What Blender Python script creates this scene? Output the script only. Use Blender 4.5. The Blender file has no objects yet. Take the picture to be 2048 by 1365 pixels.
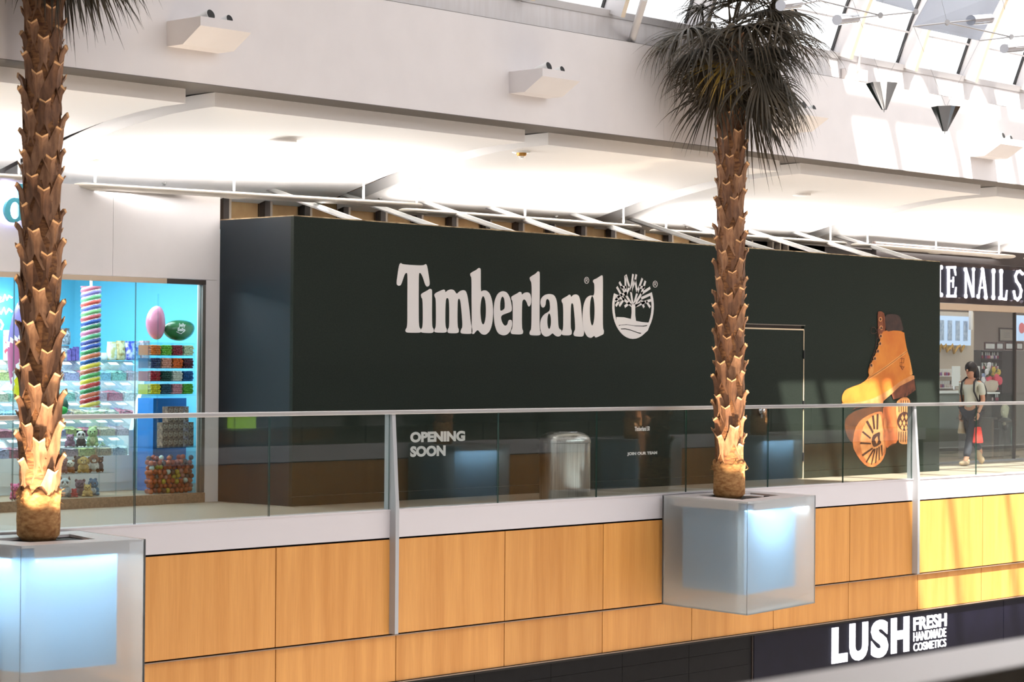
import bpy, math, random
from mathutils import Matrix, Vector
random.seed(7)
sc = bpy.context.scene
col = sc.collection
PI = math.pi

# ------------------------------------------------------------------ camera
ROT = ((0.6788078, -0.0126278, -0.7342074), (-0.7342808, -0.0018832, -0.6788433), (0.0071897, 0.9999185, -0.0105507))
def _orth():
    X = Vector(ROT[0]).normalized(); Y = Vector(ROT[1]); Y = (Y - X * X.dot(Y)).normalized(); Z = X.cross(Y)
    return Matrix((X, Y, Z))
RM = _orth()
FPX, HCAM = 4506.0, 1.55
cam = bpy.data.cameras.new('camera'); cam_o = bpy.data.objects.new('camera', cam); col.objects.link(cam_o)
cam_o.matrix_world = Matrix.Translation((0, 0, HCAM)) @ RM.to_4x4()
cam.sensor_width = 36.0; cam.lens = FPX / 2048 * 36; cam.clip_start = 0.1; cam.clip_end = 300
cam.dof.use_dof = True; cam.dof.focus_distance = 25.5; cam.dof.aperture_fstop = 5.6
sc.camera = cam_o
def ray(px, py):
    return RM @ Vector(((px - 1024) / FPX, (682.5 - py) / FPX, -1.0))
def at(px, py, Y):          # point of the photograph that lies at distance Y across the hall
    d = ray(px, py); t = Y / d.y; return Vector((d.x * t, Y, HCAM + d.z * t))
def atZ(px, py, z):
    d = ray(px, py); t = (z - HCAM) / d.z; return Vector((d.x * t, d.y * t, z))
def proj(p):
    c = RM.transposed() @ (Vector(p) - Vector((0, 0, HCAM))); return (1024 + FPX * c.x / -c.z, 682.5 - FPX * c.y / -c.z)
def atX(px, py, X):
    d = ray(px, py); t = X / d.x; return Vector((X, d.y * t, HCAM + d.z * t))

# ------------------------------------------------------------------ world, sun, exposure
w = bpy.data.worlds.new('overcast_sky'); sc.world = w; w.use_nodes = True
bg = w.node_tree.nodes['Background']; bg.inputs[0].default_value = (0.95, 0.97, 1.0, 1); bg.inputs[1].default_value = 2.4
sun = bpy.data.lights.new('sun', 'SUN'); sun.energy = 17.0; sun.angle = math.radians(1.0); sun.color = (1.0, 0.93, 0.83)
sun_o = bpy.data.objects.new('sun', sun); col.objects.link(sun_o)
sun_o.rotation_euler = Vector((0.38, 1.0, -1.6)).to_track_quat('-Z', 'Y').to_euler(); sun_o.location = (10, -5, 30)
sc.view_settings.view_transform = 'Standard'; sc.view_settings.look = 'None'; sc.view_settings.gamma = 1.0
sc.view_settings.use_curve_mapping = False
sc.view_settings.exposure = 0.45
sc.cycles.use_denoising = True
sc.cycles.use_adaptive_sampling = True; sc.cycles.adaptive_threshold = 0.03
sc.cycles.max_bounces = 9; sc.cycles.transparent_max_bounces = 24; sc.cycles.transmission_bounces = 8
sc.cycles.diffuse_bounces = 3; sc.cycles.glossy_bounces = 4
sc.cycles.sample_clamp_indirect = 6.0

def area(name, loc, direction, sx, sy, power, color=(1, 1, 1), parent=None, spread=PI):
    l = bpy.data.lights.new(name, 'AREA'); l.shape = 'RECTANGLE'; l.size = sx; l.size_y = sy; l.energy = power; l.color = color; l.spread = spread
    o = bpy.data.objects.new(name, l); col.objects.link(o)
    d = Vector(direction).normalized()
    z = -d; x = Vector((1, 0, 0)) if abs(d.x) < 0.9 else Vector((0, 1, 0))
    x = (x - z * x.dot(z)).normalized(); y = z.cross(x)
    m = Matrix((x, y, z)).transposed().to_4x4(); m.translation = Vector(loc)
    if parent is not None:
        o.parent = parent; m = parent.matrix_world.inverted() @ m if False else Matrix.Translation(-parent.location) @ m
    o.matrix_local = m
    return o

# ------------------------------------------------------------------ mesh helpers
class MB:
    def __init__(s): s.v = []; s.f = []; s.m = []
    def add(s, vs, fs, mi=0):
        o = len(s.v); s.v += [tuple(p) for p in vs]
        for f in fs: s.f.append(tuple(i + o for i in f)); s.m.append(mi)
        return s
    def box(s, x0, x1, y0, y1, z0, z1, mi=0):
        return s.add([(x0,y0,z0),(x1,y0,z0),(x1,y1,z0),(x0,y1,z0),(x0,y0,z1),(x1,y0,z1),(x1,y1,z1),(x0,y1,z1)],
              [(3,2,1,0),(4,5,6,7),(0,1,5,4),(1,2,6,5),(2,3,7,6),(3,0,4,7)], mi)
    def prism(s, bot, top, mi=0):      # two equal loops joined
        n = len(bot)
        return s.add(list(bot) + list(top), [tuple(range(n))[::-1], tuple(range(n, 2*n))] + [(i, (i+1) % n, n + (i+1) % n, n + i) for i in range(n)], mi)
    def quadp(s, pts, off, mi=0):      # flat polygon given thickness along off
        off = Vector(off); return s.prism([Vector(p) for p in pts], [Vector(p) + off for p in pts], mi)
    def cyl(s, p0, p1, r0, r1=None, n=12, caps=True, mi=0):
        r1 = r0 if r1 is None else r1
        p0 = Vector(p0); p1 = Vector(p1); d = (p1 - p0).normalized()
        a = Vector((0,0,1)) if abs(d.z) < 0.9 else Vector((1,0,0)); u = d.cross(a).normalized(); v = d.cross(u)
        vs = []
        for p, r in ((p0, r0), (p1, r1)):
            for k in range(n):
                t = 2*PI*k/n; vs.append(p + u*math.cos(t)*r + v*math.sin(t)*r)
        fs = [(k, (k+1) % n, n + (k+1) % n, n + k) for k in range(n)]
        if caps: fs += [tuple(range(n))[::-1], tuple(range(n, 2*n))]
        return s.add(vs, fs, mi)
    def tube(s, pts, r, n=8, mi=0):
        pts = [Vector(p) for p in pts]; rs = r if isinstance(r, (list, tuple)) else [r]*len(pts)
        vs = []; u = None
        for i, p in enumerate(pts):
            d = (pts[min(i+1, len(pts)-1)] - pts[max(i-1, 0)]).normalized()
            if u is None:
                a = Vector((0,0,1)) if abs(d.z) < 0.9 else Vector((1,0,0)); u = d.cross(a).normalized()
            u = (u - d*u.dot(d)).normalized(); v = d.cross(u)
            for k in range(n):
                t = 2*PI*k/n; vs.append(p + (u*math.cos(t) + v*math.sin(t))*rs[i])
        fs = []
        for i in range(len(pts)-1):
            for k in range(n): fs.append((i*n+k, i*n+(k+1) % n, (i+1)*n+(k+1) % n, (i+1)*n+k))
        m = (len(pts)-1)*n
        fs += [tuple(range(n))[::-1], tuple(range(m, m+n))]
        return s.add(vs, fs, mi)
    def lathe(s, c, prof, n=24, mi=0, sx=1, sy=1):
        c = Vector(c); vs = []
        for r, z in prof:
            for k in range(n):
                t = 2*PI*k/n; vs.append(c + Vector((math.cos(t)*r*sx, math.sin(t)*r*sy, z)))
        fs = [(i*n+k, i*n+(k+1) % n, (i+1)*n+(k+1) % n, (i+1)*n+k) for i in range(len(prof)-1) for k in range(n)]
        m = (len(prof)-1)*n; fs += [tuple(range(n))[::-1], tuple(range(m, m+n))]
        return s.add(vs, fs, mi)
    def ell(s, c, rx, ry, rz, n=14, k=8, mi=0, rot=None):
        c = Vector(c); vs = []; fs = []
        for i in range(k+1):
            ph = -PI/2 + PI*i/k; ph = max(-PI/2+0.02, min(PI/2-0.02, ph))
            for j in range(n):
                t = 2*PI*j/n; p = Vector((math.cos(ph)*math.cos(t)*rx, math.cos(ph)*math.sin(t)*ry, math.sin(ph)*rz))
                vs.append(c + (rot @ p if rot is not None else p))
        for i in range(k):
            for j in range(n): fs.append((i*n+j, i*n+(j+1) % n, (i+1)*n+(j+1) % n, (i+1)*n+j))
        fs += [tuple(range(n))[::-1], tuple(range(k*n, k*n+n))]
        return s.add(vs, fs, mi)
    def mesh(s, name, mats, smooth=False, origin=(0,0,0)):
        me = bpy.data.meshes.new(name); ox, oy, oz = origin
        me.from_pydata([(a-ox, b-oy, c-oz) for a, b, c in s.v], [], s.f)
        for m in (mats if isinstance(mats, (list, tuple)) else [mats]): me.materials.append(m)
        if any(s.m): me.polygons.foreach_set('material_index', s.m)
        if smooth:
            me.polygons.foreach_set('use_smooth', [True]*len(me.polygons))
            if smooth != 'all': me.set_sharp_from_angle(angle=math.radians(smooth if smooth is not True else 40))
        me.update(); return me
    def build(s, name, mats, parent=None, smooth=False, bevel=0, label=None):
        org = parent_world(parent) if parent is not None else (0,0,0)
        o = bpy.data.objects.new(name, s.mesh(name, mats, smooth, org)); col.objects.link(o)
        if parent is not None: o.parent = parent
        if bevel:
            b = o.modifiers.new('bevel', 'BEVEL'); b.width = bevel; b.segments = 2; b.limit_method = 'ANGLE'; b.angle_limit = math.radians(40)
        if label: o['label'] = label
        return o
def parent_world(p):
    v = Vector(p.location)
    while p.parent is not None: p = p.parent; v = v + Vector(p.location)
    return v
def tag(o, label=None, cat=None, group=None, kind=None):
    if label: o['label'] = label
    if cat: o['category'] = cat
    if group: o['group'] = group
    if kind: o['kind'] = kind
    return o
def thing(name, label, cat, loc=(0,0,0), group=None):
    o = bpy.data.objects.new(name, None); o.empty_display_size = 0.1; col.objects.link(o); o.location = loc
    return tag(o, label, cat, group)
def setting(name, label, loc=(0,0,0)):
    o = bpy.data.objects.new(name, None); o.empty_display_size = 0.1; col.objects.link(o); o.location = loc
    return tag(o, label, kind='structure')
def inst(me, name, parent, mat):
    o = bpy.data.objects.new(name, me); col.objects.link(o); o.parent = parent; o.matrix_local = mat; return o
def text_mesh(txt, size, bold=0.0, ext=0.004, sx=1.0, spacing=1.0, align='LEFT'):
    cu = bpy.data.curves.new('lettering', 'FONT'); cu.body = txt; cu.size = size; cu.offset = bold; cu.extrude = ext; cu.space_character = spacing; cu.align_x = align
    cu.resolution_u = 4
    o = bpy.data.objects.new('tmp', cu); col.objects.link(o)
    dg = bpy.context.evaluated_depsgraph_get(); me = bpy.data.meshes.new_from_object(o.evaluated_get(dg)); bpy.data.objects.remove(o); bpy.data.curves.remove(cu)
    me.transform(Matrix.Scale(sx, 4, (1,0,0))); return me
def outline_mesh(loops, ext, Y, smooth=True):
    """filled 2D outlines (x, z) with holes, standing at Y, given thickness ext"""
    cu = bpy.data.curves.new('outline', 'CURVE'); cu.dimensions = '2D'; cu.fill_mode = 'BOTH'; cu.extrude = ext
    for lp in loops:
        sp = cu.splines.new('POLY'); sp.points.add(len(lp)-1)
        for p, q in zip(sp.points, lp): p.co = (q[0], q[1], 0, 1)
        sp.use_cyclic_u = True
    o = bpy.data.objects.new('tmp', cu); col.objects.link(o)
    dg = bpy.context.evaluated_depsgraph_get(); me = bpy.data.meshes.new_from_object(o.evaluated_get(dg)); bpy.data.objects.remove(o); bpy.data.curves.remove(cu)
    me.transform(Matrix(((1,0,0,0),(0,0,-1,Y),(0,1,0,0),(0,0,0,1)))); return me
def place_mesh(me, name, mat, parent, M=None, label=None):
    me.materials.clear(); me.materials.append(mat)
    o = bpy.data.objects.new(name, me); col.objects.link(o)
    if parent is not None: o.parent = parent; base = Matrix.Translation(-parent_world(parent))
    else: base = Matrix.Identity(4)
    o.matrix_local = base @ (M if M is not None else Matrix.Identity(4))
    if label: o['label'] = label
    return o
STAND = Matrix(((1,0,0,0),(0,0,-1,0),(0,1,0,0),(0,0,0,1)))      # text plane turned upright, facing -Y
def chaikin(lp, n=2, keep=0.22):
    for _ in range(n):
        out = []
        for i in range(len(lp)):
            a, b = lp[i], lp[(i+1) % len(lp)]
            out.append((a[0]+(b[0]-a[0])*keep, a[1]+(b[1]-a[1])*keep)); out.append((a[0]+(b[0]-a[0])*(1-keep), a[1]+(b[1]-a[1])*(1-keep)))
        lp = out
    return lp
ORD = ['first','second','third','fourth','fifth','sixth','seventh','eighth','ninth','tenth','eleventh','twelfth']

# ------------------------------------------------------------------ materials
def srgb(r, g, b):
    f = lambda c: (c/255/12.92) if c/255 <= 0.04045 else ((c/255+0.055)/1.055)**2.4
    return (f(r), f(g), f(b), 1)
def mat(name, c, rough=0.6, metal=0.0, spec=0.5, noise=0, nscale=20, stretch=(1,1,1), c2=None, bump=0, emit=None, estr=0, coat=0, detail=3, nlo=0.35, nhi=0.65):
    m = bpy.data.materials.new(name); m.use_nodes = True; nt = m.node_tree; b = nt.nodes['Principled BSDF']
    c = c if len(c) == 4 else (*c, 1)
    b.inputs['Base Color'].default_value = c; b.inputs['Roughness'].default_value = rough; b.inputs['Metallic'].default_value = metal
    b.inputs['Specular IOR Level'].default_value = spec; b.inputs['Coat Weight'].default_value = coat
    if emit: b.inputs['Emission Color'].default_value = (*emit[:3], 1); b.inputs['Emission Strength'].default_value = estr
    if c2 is not None or bump:
        tc = nt.nodes.new('ShaderNodeTexCoord'); mp = nt.nodes.new('ShaderNodeMapping'); nz = nt.nodes.new('ShaderNodeTexNoise')
        mp.inputs['Scale'].default_value = stretch; nz.inputs['Scale'].default_value = nscale; nz.inputs['Detail'].default_value = detail
        nt.links.new(tc.outputs['Object'], mp.inputs[0]); nt.links.new(mp.outputs[0], nz.inputs['Vector'])
        if c2 is not None:
            r = nt.nodes.new('ShaderNodeValToRGB'); r.color_ramp.elements[0].position = nlo; r.color_ramp.elements[1].position = nhi
            r.color_ramp.elements[0].color = c; r.color_ramp.elements[1].color = c2 if len(c2) == 4 else (*c2, 1)
            nt.links.new(nz.outputs[0], r.inputs[0]); nt.links.new(r.outputs[0], b.inputs['Base Color'])
        if bump:
            bp = nt.nodes.new('ShaderNodeBump'); bp.inputs['Strength'].default_value = bump; bp.inputs['Distance'].default_value = 0.01
            nt.links.new(nz.outputs[0], bp.inputs['Height']); nt.links.new(bp.outputs[0], b.inputs['Normal'])
    return m
def glass_mat(name, tint=(0.95,0.97,0.96,1), ior=1.5, rough=0.0):
    m = bpy.data.materials.new(name); m.use_nodes = True; nt = m.node_tree; nt.nodes.clear()
    out = nt.nodes.new('ShaderNodeOutputMaterial'); mix = nt.nodes.new('ShaderNodeMixShader'); fr = nt.nodes.new('ShaderNodeFresnel'); fr.inputs[0].default_value = ior
    tr = nt.nodes.new('ShaderNodeBsdfTransparent'); tr.inputs[0].default_value = tint; gl = nt.nodes.new('ShaderNodeBsdfGlossy'); gl.inputs['Roughness'].default_value = rough
    ge = nt.nodes.new('ShaderNodeNewGeometry'); mr = nt.nodes.new('ShaderNodeMapRange'); mr.inputs[3].default_value = ior; mr.inputs[4].default_value = 1/ior   # same reflectance on both faces of the sheet
    nt.links.new(ge.outputs['Backfacing'], mr.inputs[0]); nt.links.new(mr.outputs[0], fr.inputs[0])
    nt.links.new(fr.outputs[0], mix.inputs[0]); nt.links.new(tr.outputs[0], mix.inputs[1]); nt.links.new(gl.outputs[0], mix.inputs[2]); nt.links.new(mix.outputs[0], out.inputs[0])
    return m
def emis(name, c, s):
    return mat(name, (0.8,0.8,0.8,1), 0.5, emit=c, estr=s)
M = {}
M['wall'] = mat('white_wall_paint', srgb(232,227,227), 0.75, c2=srgb(229,224,224), nscale=3)
M['wall2'] = mat('parapet_paint', srgb(228,224,224), 0.8, c2=srgb(222,217,216), nscale=5, stretch=(3,3,0.4))
M['ceil'] = mat('ceiling_white', srgb(242,238,236), 0.8)
M['slot'] = mat('soffit_gray', srgb(112,106,102), 0.9)
M['fascia'] = mat('painted_metal_fascia', srgb(204,199,203), 0.45)
M['alu'] = mat('brushed_aluminium', srgb(190,188,188), 0.38, 0.85)
M['aluD'] = mat('satin_grey_metal', srgb(172,174,178), 0.5, 0.2)
M['dark'] = mat('dark_gap', srgb(28,24,22), 0.8)
M['glass'] = glass_mat('clear_glass', (0.93,0.965,0.95,1), 1.52)
M['sglass'] = glass_mat('shop_glass', (0.93,0.97,0.97,1), 1.5)
M['pane'] = glass_mat('skylight_glass', (0.93,0.93,0.93,1), 1.45)
M['acryl'] = glass_mat('acrylic', (0.9,0.96,0.97,1), 1.45, 0.05)
M['gedge'] = mat('glass_edge', srgb(40,70,62), 0.3)
M['steel'] = mat('brushed_steel', srgb(205,205,203), 0.3, 1.0, c2=srgb(170,170,168), nscale=12, stretch=(14,14,0.15))
M['chrome'] = mat('chrome', srgb(220,224,230), 0.08, 1.0)
M['black'] = mat('black_matte', srgb(24,24,25), 0.6)
M['white'] = mat('white_plastic', srgb(240,240,238), 0.4)
M['print'] = mat('white_vinyl_print', srgb(232,226,224), 0.6)
M['bar'] = mat('dark_barricade_vinyl', srgb(37,44,38), 0.65, c2=srgb(31,38,33), nscale=60, detail=2, spec=0.15)
M['floor'] = mat('beige_terrazzo', srgb(172,160,144), 0.4, c2=srgb(138,126,112), nscale=90, detail=4, spec=0.4)
M['stone'] = mat('brown_plinth', srgb(150,128,104), 0.5, c2=srgb(128,106,84), nscale=40)
M['tan'] = mat('tan_board', srgb(196,162,116), 0.85, c2=srgb(176,140,96), nscale=3, detail=4)
M['stud'] = mat('dark_stud', srgb(52,44,40), 0.6)
M['studl'] = mat('light_stud_flange', srgb(176,164,150), 0.5, 0.4)
def wood():
    m = bpy.data.materials.new('maple_veneer'); m.use_nodes = True; nt = m.node_tree; b = nt.nodes['Principled BSDF']
    tc = nt.nodes.new('ShaderNodeTexCoord'); inf = nt.nodes.new('ShaderNodeObjectInfo')
    ad = nt.nodes.new('ShaderNodeVectorMath'); ad.operation = 'ADD'; sc_ = nt.nodes.new('ShaderNodeVectorMath'); sc_.operation = 'SCALE'
    nt.links.new(inf.outputs['Random'], sc_.inputs[0]); sc_.inputs['Scale'].default_value = 37.0
    nt.links.new(tc.outputs['Object'], ad.inputs[0]); nt.links.new(sc_.outputs[0], ad.inputs[1])
    cols = []
    mixes = []
    for scale, st, lo, hi in ((7.0, (1, 1, 0.06), 0.32, 0.70), (110.0, (1, 1, 0.03), 0.3, 0.7)):
        mp = nt.nodes.new('ShaderNodeMapping'); mp.inputs['Scale'].default_value = st; nz = nt.nodes.new('ShaderNodeTexNoise'); nz.inputs['Scale'].default_value = scale; nz.inputs['Detail'].default_value = 4; nz.inputs['Distortion'].default_value = 0.25
        nt.links.new(ad.outputs[0], mp.inputs[0]); nt.links.new(mp.outputs[0], nz.inputs['Vector'])
        mr = nt.nodes.new('ShaderNodeMapRange'); mr.inputs[1].default_value = lo; mr.inputs[2].default_value = hi; nt.links.new(nz.outputs[0], mr.inputs[0]); mixes.append(mr)
    m1 = nt.nodes.new('ShaderNodeMix'); m1.data_type = 'RGBA'; m1.inputs[6].default_value = srgb(214,154,84); m1.inputs[7].default_value = srgb(196,134,66); nt.links.new(mixes[0].outputs[0], m1.inputs[0])
    m2 = nt.nodes.new('ShaderNodeMix'); m2.data_type = 'RGBA'; m2.blend_type = 'MULTIPLY'; m2.inputs[7].default_value = (0.9,0.87,0.83,1); nt.links.new(mixes[1].outputs[0], m2.inputs[0]); nt.links.new(m1.outputs[2], m2.inputs[6])
    hs = nt.nodes.new('ShaderNodeHueSaturation'); mr = nt.nodes.new('ShaderNodeMapRange'); mr.inputs[3].default_value = 0.9; mr.inputs[4].default_value = 1.06
    nt.links.new(inf.outputs['Random'], mr.inputs[0]); nt.links.new(mr.outputs[0], hs.inputs['Value']); nt.links.new(m2.outputs[2], hs.inputs['Color'])
    nt.links.new(hs.outputs[0], b.inputs['Base Color']); b.inputs['Roughness'].default_value = 0.42; b.inputs['Specular IOR Level'].default_value = 0.4
    return m
M['wood'] = wood()
def frosted():
    m = bpy.data.materials.new('frosted_glass'); m.use_nodes = True; nt = m.node_tree; nt.nodes.clear()
    out = nt.nodes.new('ShaderNodeOutputMaterial'); a = nt.nodes.new('ShaderNodeBsdfRefraction'); a.inputs['Roughness'].default_value = 0.33; a.inputs['IOR'].default_value = 1.12; a.inputs[0].default_value = (0.96,0.98,0.985,1)
    d = nt.nodes.new('ShaderNodeBsdfTranslucent'); d.inputs[0].default_value = (0.86,0.88,0.88,1); e = nt.nodes.new('ShaderNodeBsdfDiffuse'); e.inputs[0].default_value = (0.8,0.82,0.83,1)
    m1 = nt.nodes.new('ShaderNodeMixShader'); m1.inputs[0].default_value = 0.5; m2 = nt.nodes.new('ShaderNodeMixShader'); m2.inputs[0].default_value = 0.2
    nt.links.new(d.outputs[0], m1.inputs[1]); nt.links.new(e.outputs[0], m1.inputs[2]); nt.links.new(a.outputs[0], m2.inputs[1]); nt.links.new(m1.outputs[0], m2.inputs[2]); nt.links.new(m2.outputs[0], out.inputs[0])
    return m
M['frost'] = frosted()

# ================================================================== SETTING
YR, YB, YS, YT = 16.5, 18.266, 19.5, 20.45      # balcony edge, barricade, shop fronts, back wall
fl = MB().box(0, 50, 16.62, 24.5, -0.3, 0).build('floor', M['floor']); tag(fl, 'beige terrazzo walkway behind the glass railing', kind='structure')
fl = MB().box(-6, 50, -8, 24.5, -5.3, -5.0).build('floor_lower', mat('grey_stone_floor', srgb(170,164,158), 0.5)); tag(fl, 'stone floor of the lower level', kind='structure')
fl = MB().box(-6, 50, -8, 2.55, -0.3, 0).build('floor_near', M['floor']); tag(fl, 'walkway floor on the near side of the hall', kind='structure')

M['trimb'] = mat('brown_metal_trim', srgb(150,128,110), .5, .3)
# ---- balcony front: fascia panels, maple panels, trims
wf = setting('wall_front', 'balcony front with grey fascia and maple veneer panels', (20, YR, 0))
MB().box(4, 48, 16.58, 16.8, -1.75, -0.02).build('backing', M['dark'], wf)
xk = [14.5 + 1.629*k for k in range(-5, 18)]
fj = [6.3, 16.055, 25.765, 35.5, 45.2]
for a, b in zip(fj[:-1], fj[1:]):
    m = MB().box(a+.006, b-.006, YR, 16.6, -0.222, 0.052); m.box(a+.006, b-.006, YR-.012, 16.64, 0.052, 0.066)
    m.build('fascia_panel', M['fascia'], wf)
for a, b in zip(xk[:-1], xk[1:]):
    MB().box(a+.006, b-.006, YR, 16.53, -1.203, -0.242).build('wood_panel', M['wood'], wf)
    MB().box(a+.055, b+.043, 16.548, 16.575, -1.70, -1.236).build('wood_panel', M['wood'], wf)
MB().box(6.3, 45.2, YR-.004, 16.57, -1.226, -1.217).build('ledge_trim', M['trimb'], wf)
MB().box(6.3, 45.2, 16.53, 16.57, -1.718, -1.708).build('ledge_trim', M['trimb'], wf)

# ---- upper wall, parapet
uw = setting('wall_upper', 'tall white wall above the gallery', (20, YR, 4.175))
seam = [0, 8.4, 20.42, 32.4, 50]
for a, b in zip(seam[:-1], seam[1:]): MB().box(a+.0015, b-.0015, YR, 16.9, 4.175, 5.252).build('wall_panel', M['wall'], uw)
MB().box(0, 50, YR+.02, 16.9, 5.252, 5.262).build('shadow_gap', M['slot'], uw)
for a, b in zip(seam[:-1], seam[1:]): MB().box(a+1.6, b+1.597, 16.62, 16.9, 5.262, 5.585).build('parapet_panel', M['wall2'], uw)
MB().box(0, 50, 16.6, 16.9, 5.585, 5.60).build('sill_flashing', mat('sill_flashing', srgb(190,172,160), 0.6), uw)
o = MB().box(0, 50, 2.1, 2.55, 4.1, 5.6).build('wall_near', M['wall']); tag(o, 'white upper wall on the near side', kind='structure')
o = MB().box(-6, 50, -8.3, -8, -0.3, 4.2).build('wall_rear', mat('dark_shopfront', srgb(52,60,54), 0.6, c2=srgb(90,92,84), nscale=0.4)); tag(o, 'dim shop fronts behind the viewer', kind='structure')
o = MB().box(-6, 50, -8, 2.1, 4.1, 4.25).build('ceiling_near', M['ceil']); tag(o, 'flat ceiling over the near walkway', kind='structure')
for nm, x0, x1 in (('wall_left_end', -6.3, -6), ('wall_right_end', 50, 50.3)):
    o = MB().box(x0, x1, -8, 24.5, -5, 12).build(nm, M['wall']); tag(o, 'white end wall of the hall', kind='structure')

# ---- gallery ceiling: curved panels with slots between them
cg = setting('ceiling', 'bright white curved gallery ceiling panels', (20, 16.95, 4.0))
PROF = [(16.95,4.035),(17.3,4.028),(17.65,4.008),(18.0,3.972),(18.25,3.94),(18.5,3.90),(18.75,3.858),(19.0,3.81),(19.25,3.755),(19.5,3.69),(19.75,3.628),(20.0,3.565),(20.2,3.515),(20.44,3.45)]
bays = [(4.38,8.86),(9.22,13.70),(14.06,18.52),(18.91,23.33),(23.77,28.18),(28.62,33.02),(33.46,37.9),(38.3,42.7)]
for a, b in bays:
    m = MB(); n = len(PROF)
    vs = [(x, y, z) for x in (a, b) for (y, z) in PROF] + [(x, y, z+0.14) for x in (a, b) for (y, z) in PROF]
    fs = []
    for i in range(n-1):
        fs += [(i, i+1, n+i+1, n+i), (2*n+i, 3*n+i, 3*n+i+1, 2*n+i+1), (i, 2*n+i, 2*n+i+1, i+1), (n+i, n+i+1, 3*n+i+1, 3*n+i)]
    fs += [(0, n, 3*n, 2*n), (n-1, 3*n-1, 4*n-1, 2*n-1)]
    m.add(vs, fs); o = m.build('ceiling_panel', M['ceil'], cg, smooth=25)
MB().box(0, 50, 16.9, 20.6, 4.18, 4.3).build('cavity_soffit', M['slot'], cg)
MB().box(0, 50, YR, 16.9, 4.168, 4.1745).build('wall_soffit', M['slot'], cg)

# ---- back wall above the barricade: tan boards between dark studs
wb = setting('wall_back', 'unfinished back wall of tan boards and dark metal studs', (22, YT, 3.2))
xs = [17.01 + 0.6365*k - 0.6365 for k in range(0, 18)]
for i, x in enumerate(xs):
    m = MB().box(x, x+.085, YT-.12, YT-.02, 3.06, 4.2); m.box(x+.085, x+.12, YT-.12, YT-.10, 3.06, 4.2, 1)
    m.build('stud', [M['stud'], M['studl']], wb)
    if i < len(xs)-1: MB().box(x+.03, x+.63, YT, YT+.03, 3.06, 4.2).build('board', M['tan'], wb)
MB().box(16.2, 29.4, YT+.03, YT+.15, 3.06, 4.2).build('backing', M['stud'], wb)
MB().box(17.45, 29.4, YT+.03, YT+.15, 0, 3.06).build('backing', M['stud'], wb)
for x, c in ((27.83,'studl'), (28.02,'studl'), (28.22,'studl')): MB().box(x, x+.035, YT-.1, YT, 3.06, 4.2).build('stud', M[c], wb)
MB().box(27.5, 50, YT+.03, YT+.1, 3.28, 4.2).build('dark_panel', M['stud'], wb)
MB().box(0, 16.2, YT+.0, YT+.1, 3.3, 4.2).build('white_panel', M['wall'], wb)

# ---- skylight vault
CY_, CZ_, RV = 9.65, 3.17, 7.46
sky = setting('window_1', 'vaulted skylight of steel ribs and glass panes', (24, 16.7, 5.6))
ANG = [19, 22.6, 34, 45, 56, 70, 84, 98, 112, 126, 140, 161]
ribx = [24.13 + 1.52*k for k in range(-11, 13)]
def vp(a, r): a = math.radians(a); return (CY_ + math.cos(a)*r, CZ_ + math.sin(a)*r)
M['rib'] = mat('skylight_rib_paint', srgb(206,203,204), 0.6); M['ribe'] = mat('rib_edge_cream', srgb(222,206,184), 0.6)
rm = MB(); fa = [19 + (161-19)*i/30 for i in range(31)]
vs = []
for t in (-0.035, 0.035):
    for a in fa: vs.append((t, *vp(a, RV+.01)))
    for a in fa: vs.append((t, *vp(a, RV-.30)))
n = 31; fs = []
for i in range(n-1):
    fs += [(i, i+1, n+i+1, n+i), (2*n+i, 3*n+i, 3*n+i+1, 2*n+i+1)]
rm.add(vs, fs, 0)
rm.f += [(n+i, n+i+1, 3*n+i+1, 3*n+i) for i in range(n-1)]; rm.m += [1]*(n-1)
rm.f += [(i, 2*n+i, 2*n+i+1, i+1) for i in range(n-1)]; rm.m += [0]*(n-1)
ribme = rm.mesh('rib', [M['rib'], M['ribe']])
gk = MB(); gv = []
for t in (-.05, -.035):
    for r in (RV+.02, RV-.02):
        for a in fa: gv.append((t, *vp(a, r)))
gk.add(gv, [(i, i+1, n+i+1, n+i) for i in range(n-1)] + [(n+i, n+i+1, 3*n+i+1, 3*n+i) for i in range(n-1)])
gkme = gk.mesh('gasket', M['black'])
for x in ribx:
    inst(ribme, 'rib', sky, Matrix.Translation(Vector((x,0,0)) - Vector(sky.location)))
    inst(gkme, 'gasket', sky, Matrix.Translation(Vector((x,0,0)) - Vector(sky.location)))
XB = 23.15  # right end of the solid stretch added to the vault against the sun
for i, a in enumerate(ANG):
    big = a == 56
    if a == 22.6: wd, dp = .012, .03
    else: wd, dp = (.07, .16) if big else (.04, .12)
    y0, z0 = vp(a, RV); y1, z1 = vp(a, RV-dp); tx, tz = -math.sin(math.radians(a))*wd, math.cos(math.radians(a))*wd
    x0, x1 = ribx[0], ribx[-1]
    m = MB().prism([(x0,y0-tx,z0-tz),(x0,y0+tx,z0+tz),(x0,y1+tx,z1+tz),(x0,y1-tx,z1-tz)], [(x1,y0-tx,z0-tz),(x1,y0+tx,z0+tz),(x1,y1+tx,z1+tz),(x1,y1-tx,z1-tz)])
    m.build('purlin', M['rib'], sky)
pm = {}
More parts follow.
